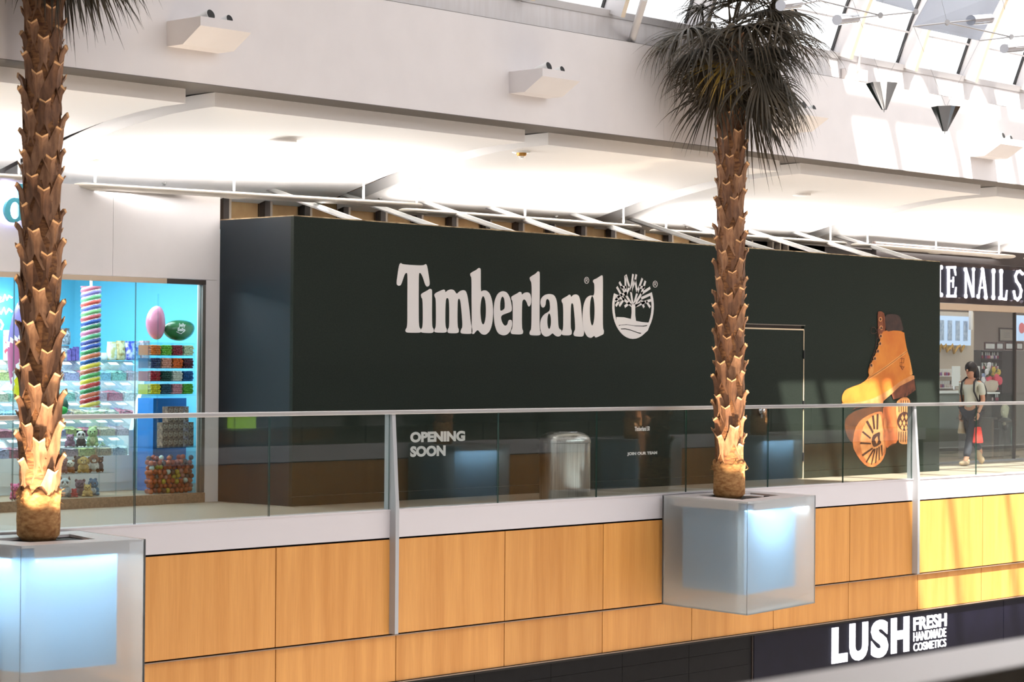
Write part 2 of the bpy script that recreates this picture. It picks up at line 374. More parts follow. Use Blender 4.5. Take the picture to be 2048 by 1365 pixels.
for i in range(len(ANG)-1):
    a0, a1 = ANG[i], ANG[i+1]
    solid = 34 <= a0 < 112
    (y0, z0), (y1, z1) = vp(a0, RV), vp(a1, RV); nx = Vector((0, y0+y1-2*CY_, z0+z1-2*CZ_)).normalized()*0.012
    def slab(x0, x1): return MB().quadp([(x0,y0,z0),(x1,y0,z0),(x1,y1,z1),(x0,y1,z1)], nx)
    me = slab(-.72, .72).mesh('pane', M['pane'])
    for x in [(p+q)/2 for p, q in zip(ribx[:-1], ribx[1:])]:
        if solid and x < XB: continue
        inst(me, 'pane', sky, Matrix.Translation(Vector((x,0,0)) - Vector(sky.location)))
    if solid: slab(ribx[0], XB).build('sun_block_panel', M['wall'], sky)  # unseen opaque roof, added to keep direct sun off the left part
for x0, x1 in ((-6.3, ribx[0]), (ribx[-1], 50.3)):          # solid roof beyond the glazing
    m = MB()
    for i in range(len(ANG)-1):
        (y0, z0), (y1, z1) = vp(ANG[i], RV), vp(ANG[i+1], RV)
        m.quadp([(x0,y0,z0),(x1,y0,z0),(x1,y1,z1),(x0,y1,z1)], (0,0,.05))
    m.build('roof_end', M['wall'], sky)
m = MB().box(-6, 50, 16.9, 24.5, 5.5, 5.62); m.build('roof_deck', M['wall'], sky)
MB().box(-6, 50, -8, 2.7, 5.55, 5.65).build('roof_deck', M['wall'], sky)
st = MB().cyl(at(1262,86,16.62), at(1289,-4,15.95), .045, n=10).build('strut', M['rib'], sky, smooth=True)

# ---- lower level front: black tiles and shop band
wl = setting('wall_lower', 'black tiled wall below the balcony', (20, 16.6, -2))
MB().box(4, 48, 16.66, 16.8, -5, -1.72).build('backing', M['dark'], wl)
tm = mat('black_wall_tile', srgb(17,16,18), 0.6, c2=srgb(13,12,14), nscale=8, spec=.15)
for r in range(5):
    for k in range(-3, 9):
        x = 22.34 - 1.23*(k+1) - (0.4 if r % 2 else 0)*0; z = -1.722 - .19*r
        MB().box(x+.003, x+1.227, 16.62, 16.65, z-.187, z).build('tile', tm, wl) if x < 22 else None
MB().box(4, 22.34, 16.6, 16.66, -5, -2.69).build('lower_panel', tm, wl)
MB().box(22.348, 22.36, 16.605, 16.66, -2.75, -1.722).build('corner_trim', M['stud'], wl)

# ================================================================== GUARDRAIL
def guardrail(name, label, cx, xs, Yc, posts, sgn=1, x0=5.0, x1=46.0, z0=1.036, z1=1.078, hw=.06):
    g = thing(name, label, 'railing', (cx, Yc, 0.06))
    MB().box(x0, x1, Yc-hw, Yc+hw, z0, z1).build('handrail', M['alu'], g, bevel=.006)
    for a, b in zip(xs[:-1], xs[1:]):
        m = MB().box(a+.007, b-.007, Yc-.006, Yc+.006, .055, z0-.004)
        m.m = [1, 1, 0, 1, 0, 1]
        m.build('glass_pane', [M['glass'], M['gedge']], g)
    for x in posts:
        m = MB(); pr = [(Yc+.075*sgn, 1.036), (Yc-.03*sgn, 1.036), (Yc-.095*sgn, .08), (Yc-.095*sgn, -1.2), (Yc-.003*sgn, -1.2), (Yc-.003*sgn, .067), (Yc+.075*sgn, .067)]
        m.prism([(x, y, z) for y, z in pr], [(x+.05, y, z) for y, z in pr]); m.build('post', M['aluD'], g)
    return g
gx = [16.03 + 1.619*k for k in range(-6, 19)]
guardrail('guardrail', 'glass railing with metal handrail and tapered posts along the far balcony', 20, gx, YR+.01, (16.032, 25.742, 35.45))
guardrail('guardrail', 'blurred metal handrail crossing the lower right corner close to the viewer', 4, [0.4 + 1.619*k for k in range(-2, 28)], 1.935, (), x0=-5.5, x1=46, hw=.095)
# near balcony front, seen mirrored in the glass
wn = setting('wall_near_front', 'near balcony front with grey fascia and maple panels', (20, 2.55, 0))
MB().box(0, 48, 2.3, 2.56, -1.75, -0.02).build('backing', M['dark'], wn)
MB().box(0, 48, 2.5, 2.63, -0.222, .066).build('fascia_panel', M['fascia'], wn)
for k in range(2, 29):
    MB().box(1.629*k+.006, 1.629*k+1.623, 2.57, 2.6, -1.203, -.242).build('wood_panel', M['wood'], wn)

# ================================================================== PLANTERS
M['inner'] = mat('blue_grey_liner', srgb(120,158,190), 0.7); M['rim'] = mat('grey_planter_rim', srgb(196,190,190), 0.5); M['tray'] = mat('brown_grey_tray', srgb(150,132,122), 0.7)
def lerp2(a, b, t): return (a[0]+(b[0]-a[0])*t, a[1]+(b[1]-a[1])*t)
def planter(label, A, B, C_, D, lamps, trunk, cat='planter', upl=()):
    zt, zb = .05, -1.21
    p = thing('planter', label, cat, ((A[0]+C_[0])/2, (A[1]+C_[1])/2, zb))
    P = [A, B, C_, D]; cx, cy = (sum(q[0] for q in P)/4, sum(q[1] for q in P)/4)
    def ins(d):
        out = []
        for q in P:
            out.append((q[0] + (d if q[0] < cx else -d), q[1] + (d if q[1] < cy else -d)))
        return out
    I1 = ins(.014)
    for i in range(4):
        a, b, c, d = P[i], P[(i+1) % 4], I1[(i+1) % 4], I1[i]
        MB().prism([(a[0],a[1],zb), (b[0],b[1],zb), (c[0],c[1],zb), (d[0],d[1],zb)], [(a[0],a[1],zt), (b[0],b[1],zt), (c[0],c[1],zt), (d[0],d[1],zt)]).build('frosted_panel', M['frost'], p)
    MB().prism([(q[0],q[1],zb) for q in I1], [(q[0],q[1],zb+.014) for q in I1]).build('frosted_base', M['frost'], p)
    I2 = ins(.17); MB().prism([(q[0],q[1],zb+.2) for q in I2], [(q[0],q[1],zt-.05) for q in I2]).build('liner', M['inner'], p)
    I3 = ins(.022); I4 = ins(.3)
    for i in range(4):
        j = (i+1) % 4
        MB().prism([(I3[i][0],I3[i][1],.025), (I3[j][0],I3[j][1],.025), (I4[j][0],I4[j][1],.025), (I4[i][0],I4[i][1],.025)], [(I3[i][0],I3[i][1],.048), (I3[j][0],I3[j][1],.048), (I4[j][0],I4[j][1],.048), (I4[i][0],I4[i][1],.048)]).build('rim', M['rim'], p)
    MB().prism([(q[0],q[1],-.0) for q in I4], [(q[0],q[1],.015) for q in I4]).build('tray', M['tray'], p)
    tx, ty = trunk
    MB().prism([(tx-.42,ty-.2,.016),(tx+.42,ty-.2,.016),(tx+.42,ty+.3,.016),(tx-.42,ty+.3,.016)], [(tx-.42,ty-.2,.02),(tx+.42,ty-.2,.02),(tx+.42,ty+.3,.02),(tx-.42,ty+.3,.02)]).build('grate', M['dark'], p)
    I5 = ins(.03); I6 = ins(.12)
    for i, pw in lamps:
        j = (i+1) % 4; a = lerp2(I5[i], I5[j], .1); b = lerp2(I5[i], I5[j], .9); c = lerp2(I6[i], I6[j], .9); d = lerp2(I6[i], I6[j], .1)
        h = MB().prism([(q[0],q[1],-.06) for q in (a,b,c,d)], [(q[0],q[1],.024) for q in (a,b,c,d)]).build('light_housing', M['rim'], p)
        if pw:
            mx, my = (a[0]+b[0]+c[0]+d[0])/4, (a[1]+b[1]+c[1]+d[1])/4; L = math.hypot(b[0]-a[0], b[1]-a[1])
            l = area('tube_lamp', (mx, my, -.065), (0,0,-1), L if i in (0,2) else .06, .06 if i in (0,2) else L, pw, (.80,.95,1.0), p)
    for (ux, uy, pw) in upl:
        MB().cyl((ux,uy,.021), (ux,uy,.046), .035, n=10).build('uplight', M['black'], p)
        s = bpy.data.lights.new('uplight_lamp', 'SPOT'); s.energy = pw; s.color = (1.0,.78,.54); s.spot_size = math.radians(80); s.spot_blend = .8; s.shadow_soft_size = .04
        o = bpy.data.objects.new('uplight_lamp', s); col.objects.link(o); o.parent = p; o.location = Vector((ux,uy,.065)) - p.location
        o.rotation_euler = (Vector((tx,ty,1.5)) - Vector((ux,uy,.06))).to_track_quat('-Z','Y').to_euler()
    return p
TL, TR = (11.42, 16.06), (20.99, 15.95)
planter('frosted glass planter glowing on both sides at the left edge, under the nearer palm', (10.73,15.33), (11.93,15.24), (12.1,16.43), (10.62,16.43), ((0,26),(3,26)), TL, upl=((11.02,15.64,210),(11.62,15.58,120)))
planter('frosted glass planter below the middle palm, lit on its right face only', (20.12,15.03), (21.76,15.27), (21.95,16.43), (20.355,16.43), ((0,24),(3,0)), TR, upl=((20.55,15.42,170),(21.25,15.6,120)))
for i, (x, lab, pw_) in enumerate(((30.7, 'frosted planter on the near balcony, mirrored behind the opening notice', 24), (40.3, 'frosted planter on the near balcony, mirrored in the glass by the barricade door', 24), (35.95, 'unlit frosted planter on the near balcony, mirrored by the recruiting notice', 0))):
    planter(lab, (x+.75, 3.9), (x-.75, 3.9), (x-.75, 2.68), (x+.75, 2.68), ((0,pw_),(3,0)), (x, 3.2), upl=((x+.3,3.6,300),))

# ================================================================== PALMS
M['trunk'] = mat('palm_trunk_fibre', srgb(92,56,34), 0.9, c2=srgb(150,104,64), nscale=14, stretch=(1,1,3), bump=.8, detail=6)
M['boot'] = mat('dry_leaf_base', srgb(160,118,86), 0.7, c2=srgb(122,84,58), nscale=9, stretch=(3,3,1), bump=.15)
M['boot2'] = mat('dark_leaf_base', srgb(132,92,64), 0.75, c2=srgb(98,66,46), nscale=9, stretch=(3,3,1), bump=.15)
M['tip'] = mat('cut_leaf_base_tip', srgb(196,154,112), 0.7)
M['fibre'] = mat('root_fibre', srgb(196,150,96), 0.85, c2=srgb(150,100,56), nscale=18, stretch=(1,1,2), bump=.6, detail=6)
M['leaf'] = mat('dark_palm_leaf', srgb(82,70,52), 0.6, c2=srgb(54,48,36), nscale=3)
M['leafb'] = mat('browning_palm_leaf', srgb(118,96,62), 0.6, c2=srgb(84,68,44), nscale=3)
M['leafy'] = mat('yellowed_palm_leaf', srgb(186,150,60), 0.6, c2=srgb(140,110,50), nscale=3)
def boot_mesh(seed, mats, R=.15, L=.34):
    """one split leaf base: two legs that join below a flared, cut stub"""
    rd = random.Random(seed); m = MB(); V = (0, .2, .42, .62, .82, .955, 1.0); skew = rd.uniform(-.05,.05)
    for side in (-1, 1):
        secs = []
        for v in V:
            u0 = side*(.86*(1-v)**1.15 + .185 + (.05 if v > .9 else 0)); u1 = side*(max(0, .40*(1-v/.40)) - .012)
            r0 = R + .004 + .016*v + .05*max(0, v-.7)/.3*max(0, v-.7)/.3; r1 = R + .020 + .026*v + .034*max(0, v-.7)/.3*max(0, v-.7)/.3; th = .013
            z0 = L*v + (.02*v*v if side*skew > 0 else .012*v); z1 = L*v - .018*max(0, v-.8)/.2
            for u, r, z in ((u0, r0, z0), (u1, r1, z1), (u1, r1-th, z1), (u0, r0-th, z0)):
                u = u + skew*v; r += rd.uniform(-.002,.002); secs.append((math.sin(u)*r, -math.cos(u)*r, z))
        n = len(V); fs = []
        for i in range(n-1):
            for k in range(4): fs.append((i*4+k, i*4+(k+1) % 4, i*4+4+(k+1) % 4, i*4+4+k))
        fs += [(0,1,2,3), ((n-1)*4+3,(n-1)*4+2,(n-1)*4+1,(n-1)*4)]
        if side < 0: fs = [f[::-1] for f in fs]
        base = len(m.v); m.add(secs, fs)
        for q in range(len(m.f)):
            if min(m.f[q]) >= base + (n-2)*4: m.m[q] = 1
    return m.mesh('leaf_base', mats, smooth=55)
BOOTS = [boot_mesh(i, [M['boot'] if i % 2 else M['boot2'], M['tip']]) for i in range(6)]
def frond_mesh(seed, elev, matk, K=40, pl=.50, fl=.90, droop=1.3):
    rd = random.Random(seed); m = MB(); e = math.radians(elev)
    p = Vector((.06, 0, 0)); d = Vector((math.cos(e), 0, math.sin(e))); pts = [p.copy()]
    for k in range(6):
        d = (d + Vector((0,0,-.05))).normalized(); p = p + d*pl/6; pts.append(p.copy())
    m.tube(pts, [.016,.014,.012,.011,.010,.009,.009], n=5)
    side = Vector((0,1,0)); up = side.cross(d)*-1
    for k in range(K):
        ph = math.radians(-115 + 230*(k+.5)/K + rd.uniform(-3,3)); L = fl*(.72 + .28*math.cos(ph*.75))*rd.uniform(.82,1.1)
        dd = (d*math.cos(ph) + side*math.sin(ph) + up*(.14*abs(math.sin(ph)))).normalized()
        wv = (-d*math.sin(ph) + side*math.cos(ph)).normalized()
        q = p.copy(); secs = []; S = 7; g = droop*rd.uniform(.7,1.5)
        for s in range(S+1):
            t = s/S; wdt = .0135*(1 - .25*t)*(1 if t < .55 else max(.05, 1-(t-.55)/.45))
            lat = wv*wdt
            secs += [q - lat, q + up*wdt*.7, q + lat]
            dd = (dd + Vector((rd.uniform(-.03,.03), rd.uniform(-.03,.03), -g*(.10 + .42*t*t)))).normalized()
            q = q + dd*L/S
        fs = []
        for s in range(S):
            for c in range(2): fs.append((s*3+c, s*3+c+1, s*3+c+4, s*3+c+3))
        m.add(secs, fs)
    return m.mesh('frond', matk, smooth='all')
FR = {}
def frond_set():
    rd = random.Random(21)
    for i, el in enumerate((72, 58, 46, 36, 26, 16, 8, 0, -8, -16, -24, -32, -40, -50, -60, -70)):
        FR[i] = [frond_mesh(100+i*7+j, el + rd.uniform(-4,4), M['leaf'], K=rd.randrange(34,42), pl=rd.uniform(.42,.66), fl=rd.uniform(.76,1.02), droop=rd.uniform(.6,1.6)) for j in range(2)]
    FR['y'] = [frond_mesh(301, -22, M['leafy'], K=26, fl=.7, droop=.7)]; FR['b'] = [frond_mesh(302, -14, M['leafb'], fl=.95, droop=.8), frond_mesh(303, -36, M['leafb'], fl=.9, droop=.9)]
frond_set()
def palm(label, cx, cy, r, z0, ztop, seed, crown=True, nb=None, wallside=1):
    t = thing('palm_tree', label, 'palm', (cx, cy, z0)); rd = random.Random(seed)
    H = ztop - z0
    prof = []; k = 0
    n = 60
    for i in range(n+1):
        v = i/n; rr = r*(1.0 - .14*v) + rd.uniform(-.006,.006)
        if v*H < .36: rr = r*(1.04 - .10*abs(v*H/.36-.5)) + rd.uniform(-.004,.004)
        prof.append((rr if i else r*.8, v*H))
    MB().lathe((cx,cy,z0), prof, 20).build('trunk', M['trunk'], t, smooth='all')
    rc = MB().lathe((cx,cy,z0), [(r*.86,.0),(r*1.1,.05),(r*1.13,.17),(r*1.10,.30),(r*1.16,.40),(r*1.0,.43)], 30)
    rc.v = [(cx+(x-cx)*(1+rd.uniform(-.035,.035)), cy+(y-cy)*(1+rd.uniform(-.035,.035)), z+(rd.uniform(-.05,.05) if z > z0+.35 else 0)) for x, y, z in rc.v]
    for q in range(26):
        a = rd.uniform(0, 6.28); zz = z0+rd.uniform(.30,.42); c0_ = Vector((cx+math.cos(a)*r*1.05, cy+math.sin(a)*r*1.05, zz)); rc.tube([c0_, c0_+Vector((math.cos(a)*.025, math.sin(a)*.025, rd.uniform(.0,.05))), c0_+Vector((math.cos(a)*.05, math.sin(a)*.05, rd.uniform(-.01,.06)))], [.004,.003,.001], n=3)
    rc.build('root_collar', M['fibre'], t, smooth='all')
    N = nb or int((H-.35)/.039)
    for i in range(N):
        z = .31 + i*(H-.45)/N; a = i*2.39996 + rd.uniform(-.15,.15); s = (r*(1-.12*z/H))/.165*rd.uniform(.95,1.08)
        Mx = Matrix.Translation((0,0,z + rd.uniform(-.012,.012))) @ Matrix.Rotation(a, 4, 'Z') @ Matrix.Diagonal((s, s, rd.uniform(.88,1.12), 1))
        inst(BOOTS[rd.randrange(6)], 'leaf_base', t, Mx)
    # hanging fibres and crown
    if crown:
        jobs = [(k, None) for k in range(16) for _ in range(3 + (k in (3,4,5,6,7,8,9,10,11,12)))] + [('y', 3.75), ('b', 3.4), ('b', 5.9), ('b', 5.3)]
        for q, (kind, fixed) in enumerate(jobs):
            a = (q*2.39996 + rd.uniform(-.5,.5)) % (2*PI) if fixed is None else fixed
            zz = H + (.30 - .026*kind if fixed is None else -.02) + rd.uniform(-.10,.10); s = rd.uniform(.78,1.12)
            if wallside * math.sin(a) > .3: s = min(s, .34/abs(math.sin(a)))
            inst(rd.choice(FR[kind]), 'frond', t, Matrix.Translation((0,0,zz)) @ Matrix.Rotation(a, 4, 'Z') @ Matrix.Rotation(rd.uniform(-.3,.3), 4, 'X') @ Matrix.Scale(s, 4))
        MB().lathe((cx,cy,z0+H-.12), [(.13,0),(.15,.1),(.13,.25),(.06,.36),(.02,.4)], 14).build('crown_heart', M['leafb'], t, smooth='all')
    return t
palm('tall palm at the left edge, its scaly trunk in front of the candy shop', *TL, .165, .02, 5.62, 3)
palm('tall palm with full drooping crown standing before the dark barricade', *TR, .165, .02, 5.28, 5)
palm('palm on the near balcony, mirrored faintly by the opening notice', 30.35, 3.2, .165, .02, 4.6, 8, nb=70, wallside=-1)
palm('palm on the near balcony, mirrored beside the small recruiting notice', 35.95, 3.2, .165, .02, 4.6, 9, nb=70, wallside=-1)
palm('palm on the near balcony, mirrored in the glass by the barricade door', 40.3, 3.2, .165, .02, 4.6, 10, nb=70, wallside=-1)

# ================================================================== BARRICADE
bc = thing('barricade', 'long dark green-black hoarding with a white brand name and tree emblem across it', 'barricade', (22.7, YB, 0))
X0, X1, ZT = 16.27, 29.225, 3.142
DX0, DX1, DZ = 23.865, 25.72, 2.055
for a, b, z0, z1 in ((X0, DX0-.06, .105, ZT), (DX1+.012, X1, .105, ZT), (DX0-.06, DX1+.012, DZ+.075, ZT)):
    MB().box(a, b, YB, YB+.05, z0, z1).build('front_panel', M['bar'], bc)
MB().box(X0, DX0-.06, YB-.004, YB+.05, 0.002, .1).build('base_board', M['bar'], bc); MB().box(DX1+.012, X1, YB-.004, YB+.05, 0.002, .1).build('base_board', M['bar'], bc)
M['barside'] = mat('barricade_vinyl_blue_sheen', srgb(24,33,40), 0.4, spec=0.3)  # bluish reflected sheen of the left side is put into this colour
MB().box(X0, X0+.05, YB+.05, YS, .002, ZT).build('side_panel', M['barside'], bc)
MB().box(X1-.05, X1, YB+.05, YS, .002, ZT).build('side_panel', M['bar'], bc)
M['rawedge'] = mat('raw_board_edge', srgb(214,190,150), 0.8, c2=srgb(120,96,70), nscale=6)
MB().box(X0, X1, YB+.002, YB+.05, ZT, ZT+.012).build('top_edge', M['rawedge'], bc); MB().box(X0+.002, X0+.05, YB+.05, YS, ZT, ZT+.012).build('top_edge', M['rawedge'], bc)
M['frame'] = mat('door_frame_metal', srgb(150,140,126), 0.45, 0.3)
dr = MB().box(DX0, DX1, YB+.004, YB+.045, .012, DZ).build('door', M['bar'], bc)
MB().box(DX0-.058, DX0-.045, YB-.008, YB+.04, .002, DZ+.075).build('door_frame', M['frame'], bc)
MB().box(DX0-.045, DX0-.004, YB+.012, YB+.04, .002, DZ+.06).build('door_jamb', M['bar'], bc)
MB().box(DX0-.058, DX1+.03, YB-.008, YB+.02, DZ+.066, DZ+.074).build('door_frame', M['frame'], bc)
MB().box(DX0+.02, DX1, YB-.006, YB+.03, DZ+.002, DZ+.02).build('door_frame', mat('pale_door_gap_light', srgb(220,196,164), 0.6), bc)  # pale strip painted as light coming through the gap over the door
MB().box(DX1-.001, DX1+.012, YB-.004, YB+.03, .002, DZ+.01).build('door_frame', bpy.data.materials['pale_door_gap_light'], bc)  # same pale strip standing for light through the right door gap
for z in (1.72, 1.02, .3):
    MB().box(DX1-.012, DX1+.018, YB-.014, YB+.004, z-.06, z+.06).build('hinge', M['black'], dr)
kp = at(1526, 822, YB-.05)
k = MB().cyl((kp.x, YB+.004, kp.z), (kp.x, YB-.012, kp.z), .042, n=16); k.cyl((kp.x, YB-.012, kp.z), (kp.x, YB-.04, kp.z), .016, n=10); k.ell((kp.x, YB-.06, kp.z), .034, .026, .034)
k.cyl((kp.x+.05, YB+.004, kp.z+.02), (kp.x+.05, YB-.03, kp.z+.02), .028, n=12); k.box(kp.x-.02, kp.x+.02, YB-.03, YB-.01, kp.z-.10, kp.z-.05); k.build('door_knob', M['chrome'], dr, smooth=40)
# braces from the top of the hoarding up to the back wall
for (bx, by) in ((730.6,442.4),(884.4,453.9),(1036.6,465),(1166.6,474),(1331,486),(1446.8,492.5),(1557,500),(1661.5,508),(1768,515),(1852,521)):
    X = at(bx, by, YB+.08).x
    brc = MB().prism([(X-.022, YB+.06, ZT-.05),(X+.022, YB+.06, ZT-.05),(X+.022, YB+.06, ZT+.0),(X-.022, YB+.06, ZT+.0)], [(X-.022, YT-.13, ZT+.52),(X+.022, YT-.13, ZT+.52),(X+.022, YT-.13, ZT+.57),(X-.022, YT-.13, ZT+.57)]).build('brace', M['white'], bc)
    MB().prism([(X-.034, YB+.06, ZT-.056),(X-.024, YB+.06, ZT-.056),(X-.024, YB+.06, ZT-.04),(X-.034, YB+.06, ZT-.04)], [(X-.034, YT-.13, ZT+.514),(X-.024, YT-.13, ZT+.514),(X-.024, YT-.13, ZT+.53),(X-.034, YT-.13, ZT+.53)]).build('brace_flange', M['alu'], brc)

# ---- printed brand name (outlines measured on the hoarding)
def T(lp, ox, oy, s):       # print coordinates -> metres on the hoarding
    out = []
    for x, y in lp:
        p = at(ox + x/s, oy + y/s, YB); out.append((p.x, p.z))
    return out
def ellp(cx, cy, rx, ry, n=28): return [(cx+rx*math.cos(2*PI*i/n), cy+ry*math.sin(2*PI*i/n)) for i in range(n)]
S1 = (760, 490, 3.531)
LET = [
 ('T', [[(145,127),(160,139),(305,147),(322,134),(331,148),(340,200),(350,270),(346,290),(330,297),(318,284),(303,235),(290,206),(280,196),(272,206),(271,400),(272,575),(288,600),(288,618),(270,622),(190,621),(178,612),(178,600),(192,578),(192,400),(193,206),(185,196),(172,208),(152,270),(143,287),(130,290),(117,281),(116,262),(124,200),(134,140)]]),
 ('i', [[(287,350),(300,340),(335,322),(350,310),(364,315),(366,330),(365,575),(378,597),(378,615),(365,624),(300,622),(285,615),(288,598),(301,578),(300,385),(290,372)]]),
 ('m', [[(382,350),(395,338),(430,322),(448,315),(458,320),(460,338),(475,322),(500,314),(522,320),(540,350),(560,328),(585,319),(605,326),(616,360),(628,440),(640,560),(650,595),(652,618),(640,630),(575,628),(566,618),(570,600),(582,580),(575,480),(566,390),(556,378),(546,392),(545,575),(556,600),(552,625),(485,625),(474,616),(476,600),(488,578),(487,390),(474,372),(461,388),(459,575),(471,598),(468,622),(390,620),(380,612),(383,598),(394,578),(393,380),(384,366)]]),
 ('b', [[(635,205),(645,195),(680,177),(695,163),(707,166),(710,180),(709,335),(725,322),(750,322),(775,345),(792,400),(798,470),(793,550),(775,610),(745,637),(715,632),(690,600),(675,612),(662,630),(650,630),(643,615),(647,570),(645,400),(645,232),(636,218)], ellp(727,463,20,100)]),
 ('e', [[(800,480),(806,400),(828,345),(862,325),(895,335),(918,375),(930,440),(928,470),(905,480),(850,500),(858,545),(878,574),(898,566),(905,535),(918,528),(930,535),(932,565),(920,610),(895,636),(865,641),(830,625),(808,570)], [(848,470),(846,440),(848,400),(856,370),(866,364),(876,380),(880,420),(878,455)]]),
 ('r', [[(925,368),(940,358),(970,342),(985,331),(998,336),(1000,355),(1015,340),(1040,334),(1060,345),(1067,385),(1064,420),(1052,438),(1042,430),(1035,405),(1022,385),(1008,388),(1001,410),(1000,590),(1010,608),(1006,634),(930,632),(921,620),(924,605),(936,588),(936,400),(926,385)]]),
 ('l', [[(1055,232),(1070,220),(1100,203),(1112,187),(1124,189),(1127,205),(1124,600),(1134,618),(1130,641),(1062,640),(1053,628),(1056,612),(1068,595),(1069,420),(1070,270),(1058,248)]]),
 ('a', [[(1130,410),(1136,378),(1160,354),(1195,346),(1228,354),(1246,390),(1252,450),(1258,580),(1268,598),(1280,600),(1280,638),(1258,650),(1235,642),(1218,622),(1195,644),(1165,650),(1140,630),(1128,585),(1132,530),(1155,492),(1198,468),(1200,430),(1194,392),(1180,380),(1170,392),(1168,425),(1156,444),(1140,442)], ellp(1193,540,13,55)]),
 ('n', [[(1280,388),(1295,376),(1322,362),(1335,351),(1345,356),(1347,372),(1362,354),(1385,349),(1405,362),(1418,420),(1428,560),(1440,605),(1438,640),(1425,650),(1372,646),(1364,632),(1368,615),(1378,596),(1372,500),(1364,420),(1354,410),(1346,425),(1344,590),(1354,608),(1350,640),(1288,640),(1279,628),(1282,612),(1293,592),(1292,420),(1282,404)]]),
 ('d', [[(1428,505),(1434,430),(1452,378),(1482,356),(1512,362),(1513,275),(1502,262),(1504,248),(1530,237),(1552,222),(1566,214),(1573,222),(1572,400),(1572,590),(1580,605),(1578,632),(1550,644),(1520,658),(1512,640),(1490,660),(1462,650),(1440,610),(1430,560)], ellp(1497,466,17,104)]),
]
for ch, loops in LET:
    me = outline_mesh([T(chaikin(loops[0], 2), *S1)] + [T(h if len(h) > 20 else chaikin(h, 2), *S1) for h in loops[1:]], .0015, YB-.003)
    place_mesh(me, 'letter', M['print'], bc)
def strokes(name, segs, wd, Y, S, m, parent, ext=.0015, label=None):
    mb = MB(); s = S[2]
    for seg in segs:
        pts = [at(S[0]+x/s, S[1]+y/s, YB) for x, y in seg]
        w_ = wd/s/ (FPX/26.5)
        for a, b in zip(pts[:-1], pts[1:]):
            d = (b-a).normalized(); nn = Vector((-d.z, 0, d.x))*w_*.5
            e = d*w_*.18
            mb.quadp([(p.x, Y, p.z) for p in (a-nn-e, b-nn+e, b+nn+e, a+nn-e)], (0, ext, 0))
    return mb.build(name, m, parent, label=label)
# tree emblem: ring, ground, trunk and angular branches
def arc(cx, cy, rx, ry, a0, a1, n=26): return [(cx+rx*math.cos(math.radians(a0+(a1-a0)*i/n)), cy+ry*math.sin(math.radians(a0+(a1-a0)*i/n))) for i in range(n+1)]
ring = arc(1785,436,147,229,-22,203) + arc(1785,436,131,211,203,-22)
place_mesh(outline_mesh([T(ring, *S1)], .0015, YB-.003), 'emblem_ring', M['print'], bc)
g1 = [(1668,510)] + [(1720,512),(1770,524),(1800,536),(1850,546),(1897,550)] + [(1905,565),(1850,572),(1790,570),(1740,562),(1690,566),(1672,572)]
g2 = [(1676,578),(1700,568),(1745,566),(1800,575),(1860,578),(1902,571),(1890,605),(1866,626),(1820,618),(1770,600),(1730,590),(1690,592)]
g3 = [(1690,598),(1730,597),(1775,608),(1820,625),(1858,634)] + arc(1785,436,146,228,62,130,12)
for g in (g1, g2, g3): place_mesh(outline_mesh([T(g, *S1)], .0015, YB-.0034), 'emblem_ground', M['print'], bc)
place_mesh(outline_mesh([T([(1774,420),(1800,420),(1801,500),(1806,540),(1770,530),(1775,480)], *S1)], .0015, YB-.0038), 'emblem_trunk', M['print'], bc)
br = [[(1786,440),(1735,355),(1690,265)],[(1735,355),(1730,222)],[(1735,355),(1760,300),(1735,215)],[(1786,440),(1770,330),(1785,210)],[(1770,330),(1800,250),(1808,212)],[(1786,440),(1815,340),(1850,240)],[(1815,340),(1800,250)],[(1786,440),(1845,345),(1872,258)],[(1845,345),(1905,305)],[(1786,440),(1880,400),(1925,388)],[(1845,378),(1918,345)],[(1880,400),(1905,440)],[(1850,412),(1862,440)],[(1786,440),(1720,385),(1652,352)],[(1720,385),(1672,300)],[(1690,360),(1660,395)],[(1720,385),(1690,430)],[(1690,360),(1740,340)],[(1760,410),(1728,436)],[(1665,430),(1690,395),(1655,380)],[(1700,300),(1740,300)],[(1830,300),(1865,300)],[(1800,435),(1840,400),(1868,410)]]
strokes('emblem_branches', br, 21, YB-.0042, S1, M['print'], bc)
for cx, cy in ((1458,251), (1942,278)):
    place_mesh(outline_mesh([T(ellp(cx,cy,17,24), *S1), T(ellp(cx,cy,14,20.5), *S1)], .001, YB-.003), 'registered_ring', M['print'], bc)
    strokes('registered_letter', [[(cx-6,cy+12),(cx-6,cy-12),(cx+3,cy-12),(cx+6,cy-6),(cx+3,cy),(cx-6,cy)],[(cx,cy),(cx+7,cy+12)]], 4, YB-.003, S1, M['print'], bc)
# ---- notices
def notice(txt, px0, py0, px1, py1, name, bold=.016, Y=None, mtl='print'):
    Y = Y or YB; a = at(px0, py1, Y); b = at(px1, py0, Y)
    me = text_mesh(txt, 1.0, bold=bold, ext=.0); xs_ = [v.co.x for v in me.vertices]; ys_ = [v.co.y for v in me.vertices]
    sx = (b.x-a.x)/(max(xs_)-min(xs_)); sz = (b.z-a.z)/(max(ys_)-min(ys_))
    Mx = Matrix.Translation((a.x, Y-.003, a.z)) @ STAND @ Matrix.Diagonal((sx, sz, 1, 1)) @ Matrix.Translation((-min(xs_), -min(ys_), 0))
    me.transform(Matrix.Identity(4)); return me, Mx
for txt, b in (('OPENING', (820,862,930,886)), ('SOON', (820,891,891,915))):
    me, Mx = notice(txt, *b, 'notice_line', .055); place_mesh(me, 'notice_line', M['print'], bc, Mx)
for txt, b, bo in (('JOIN OUR TEAM', (1254,903,1314,913), .055), ('Timberland 50', (1269,853,1299,863), .04)):
    me, Mx = notice(txt, *b, 'notice_line', bo); place_mesh(me, 'notice_line', M['print'], bc, Mx)

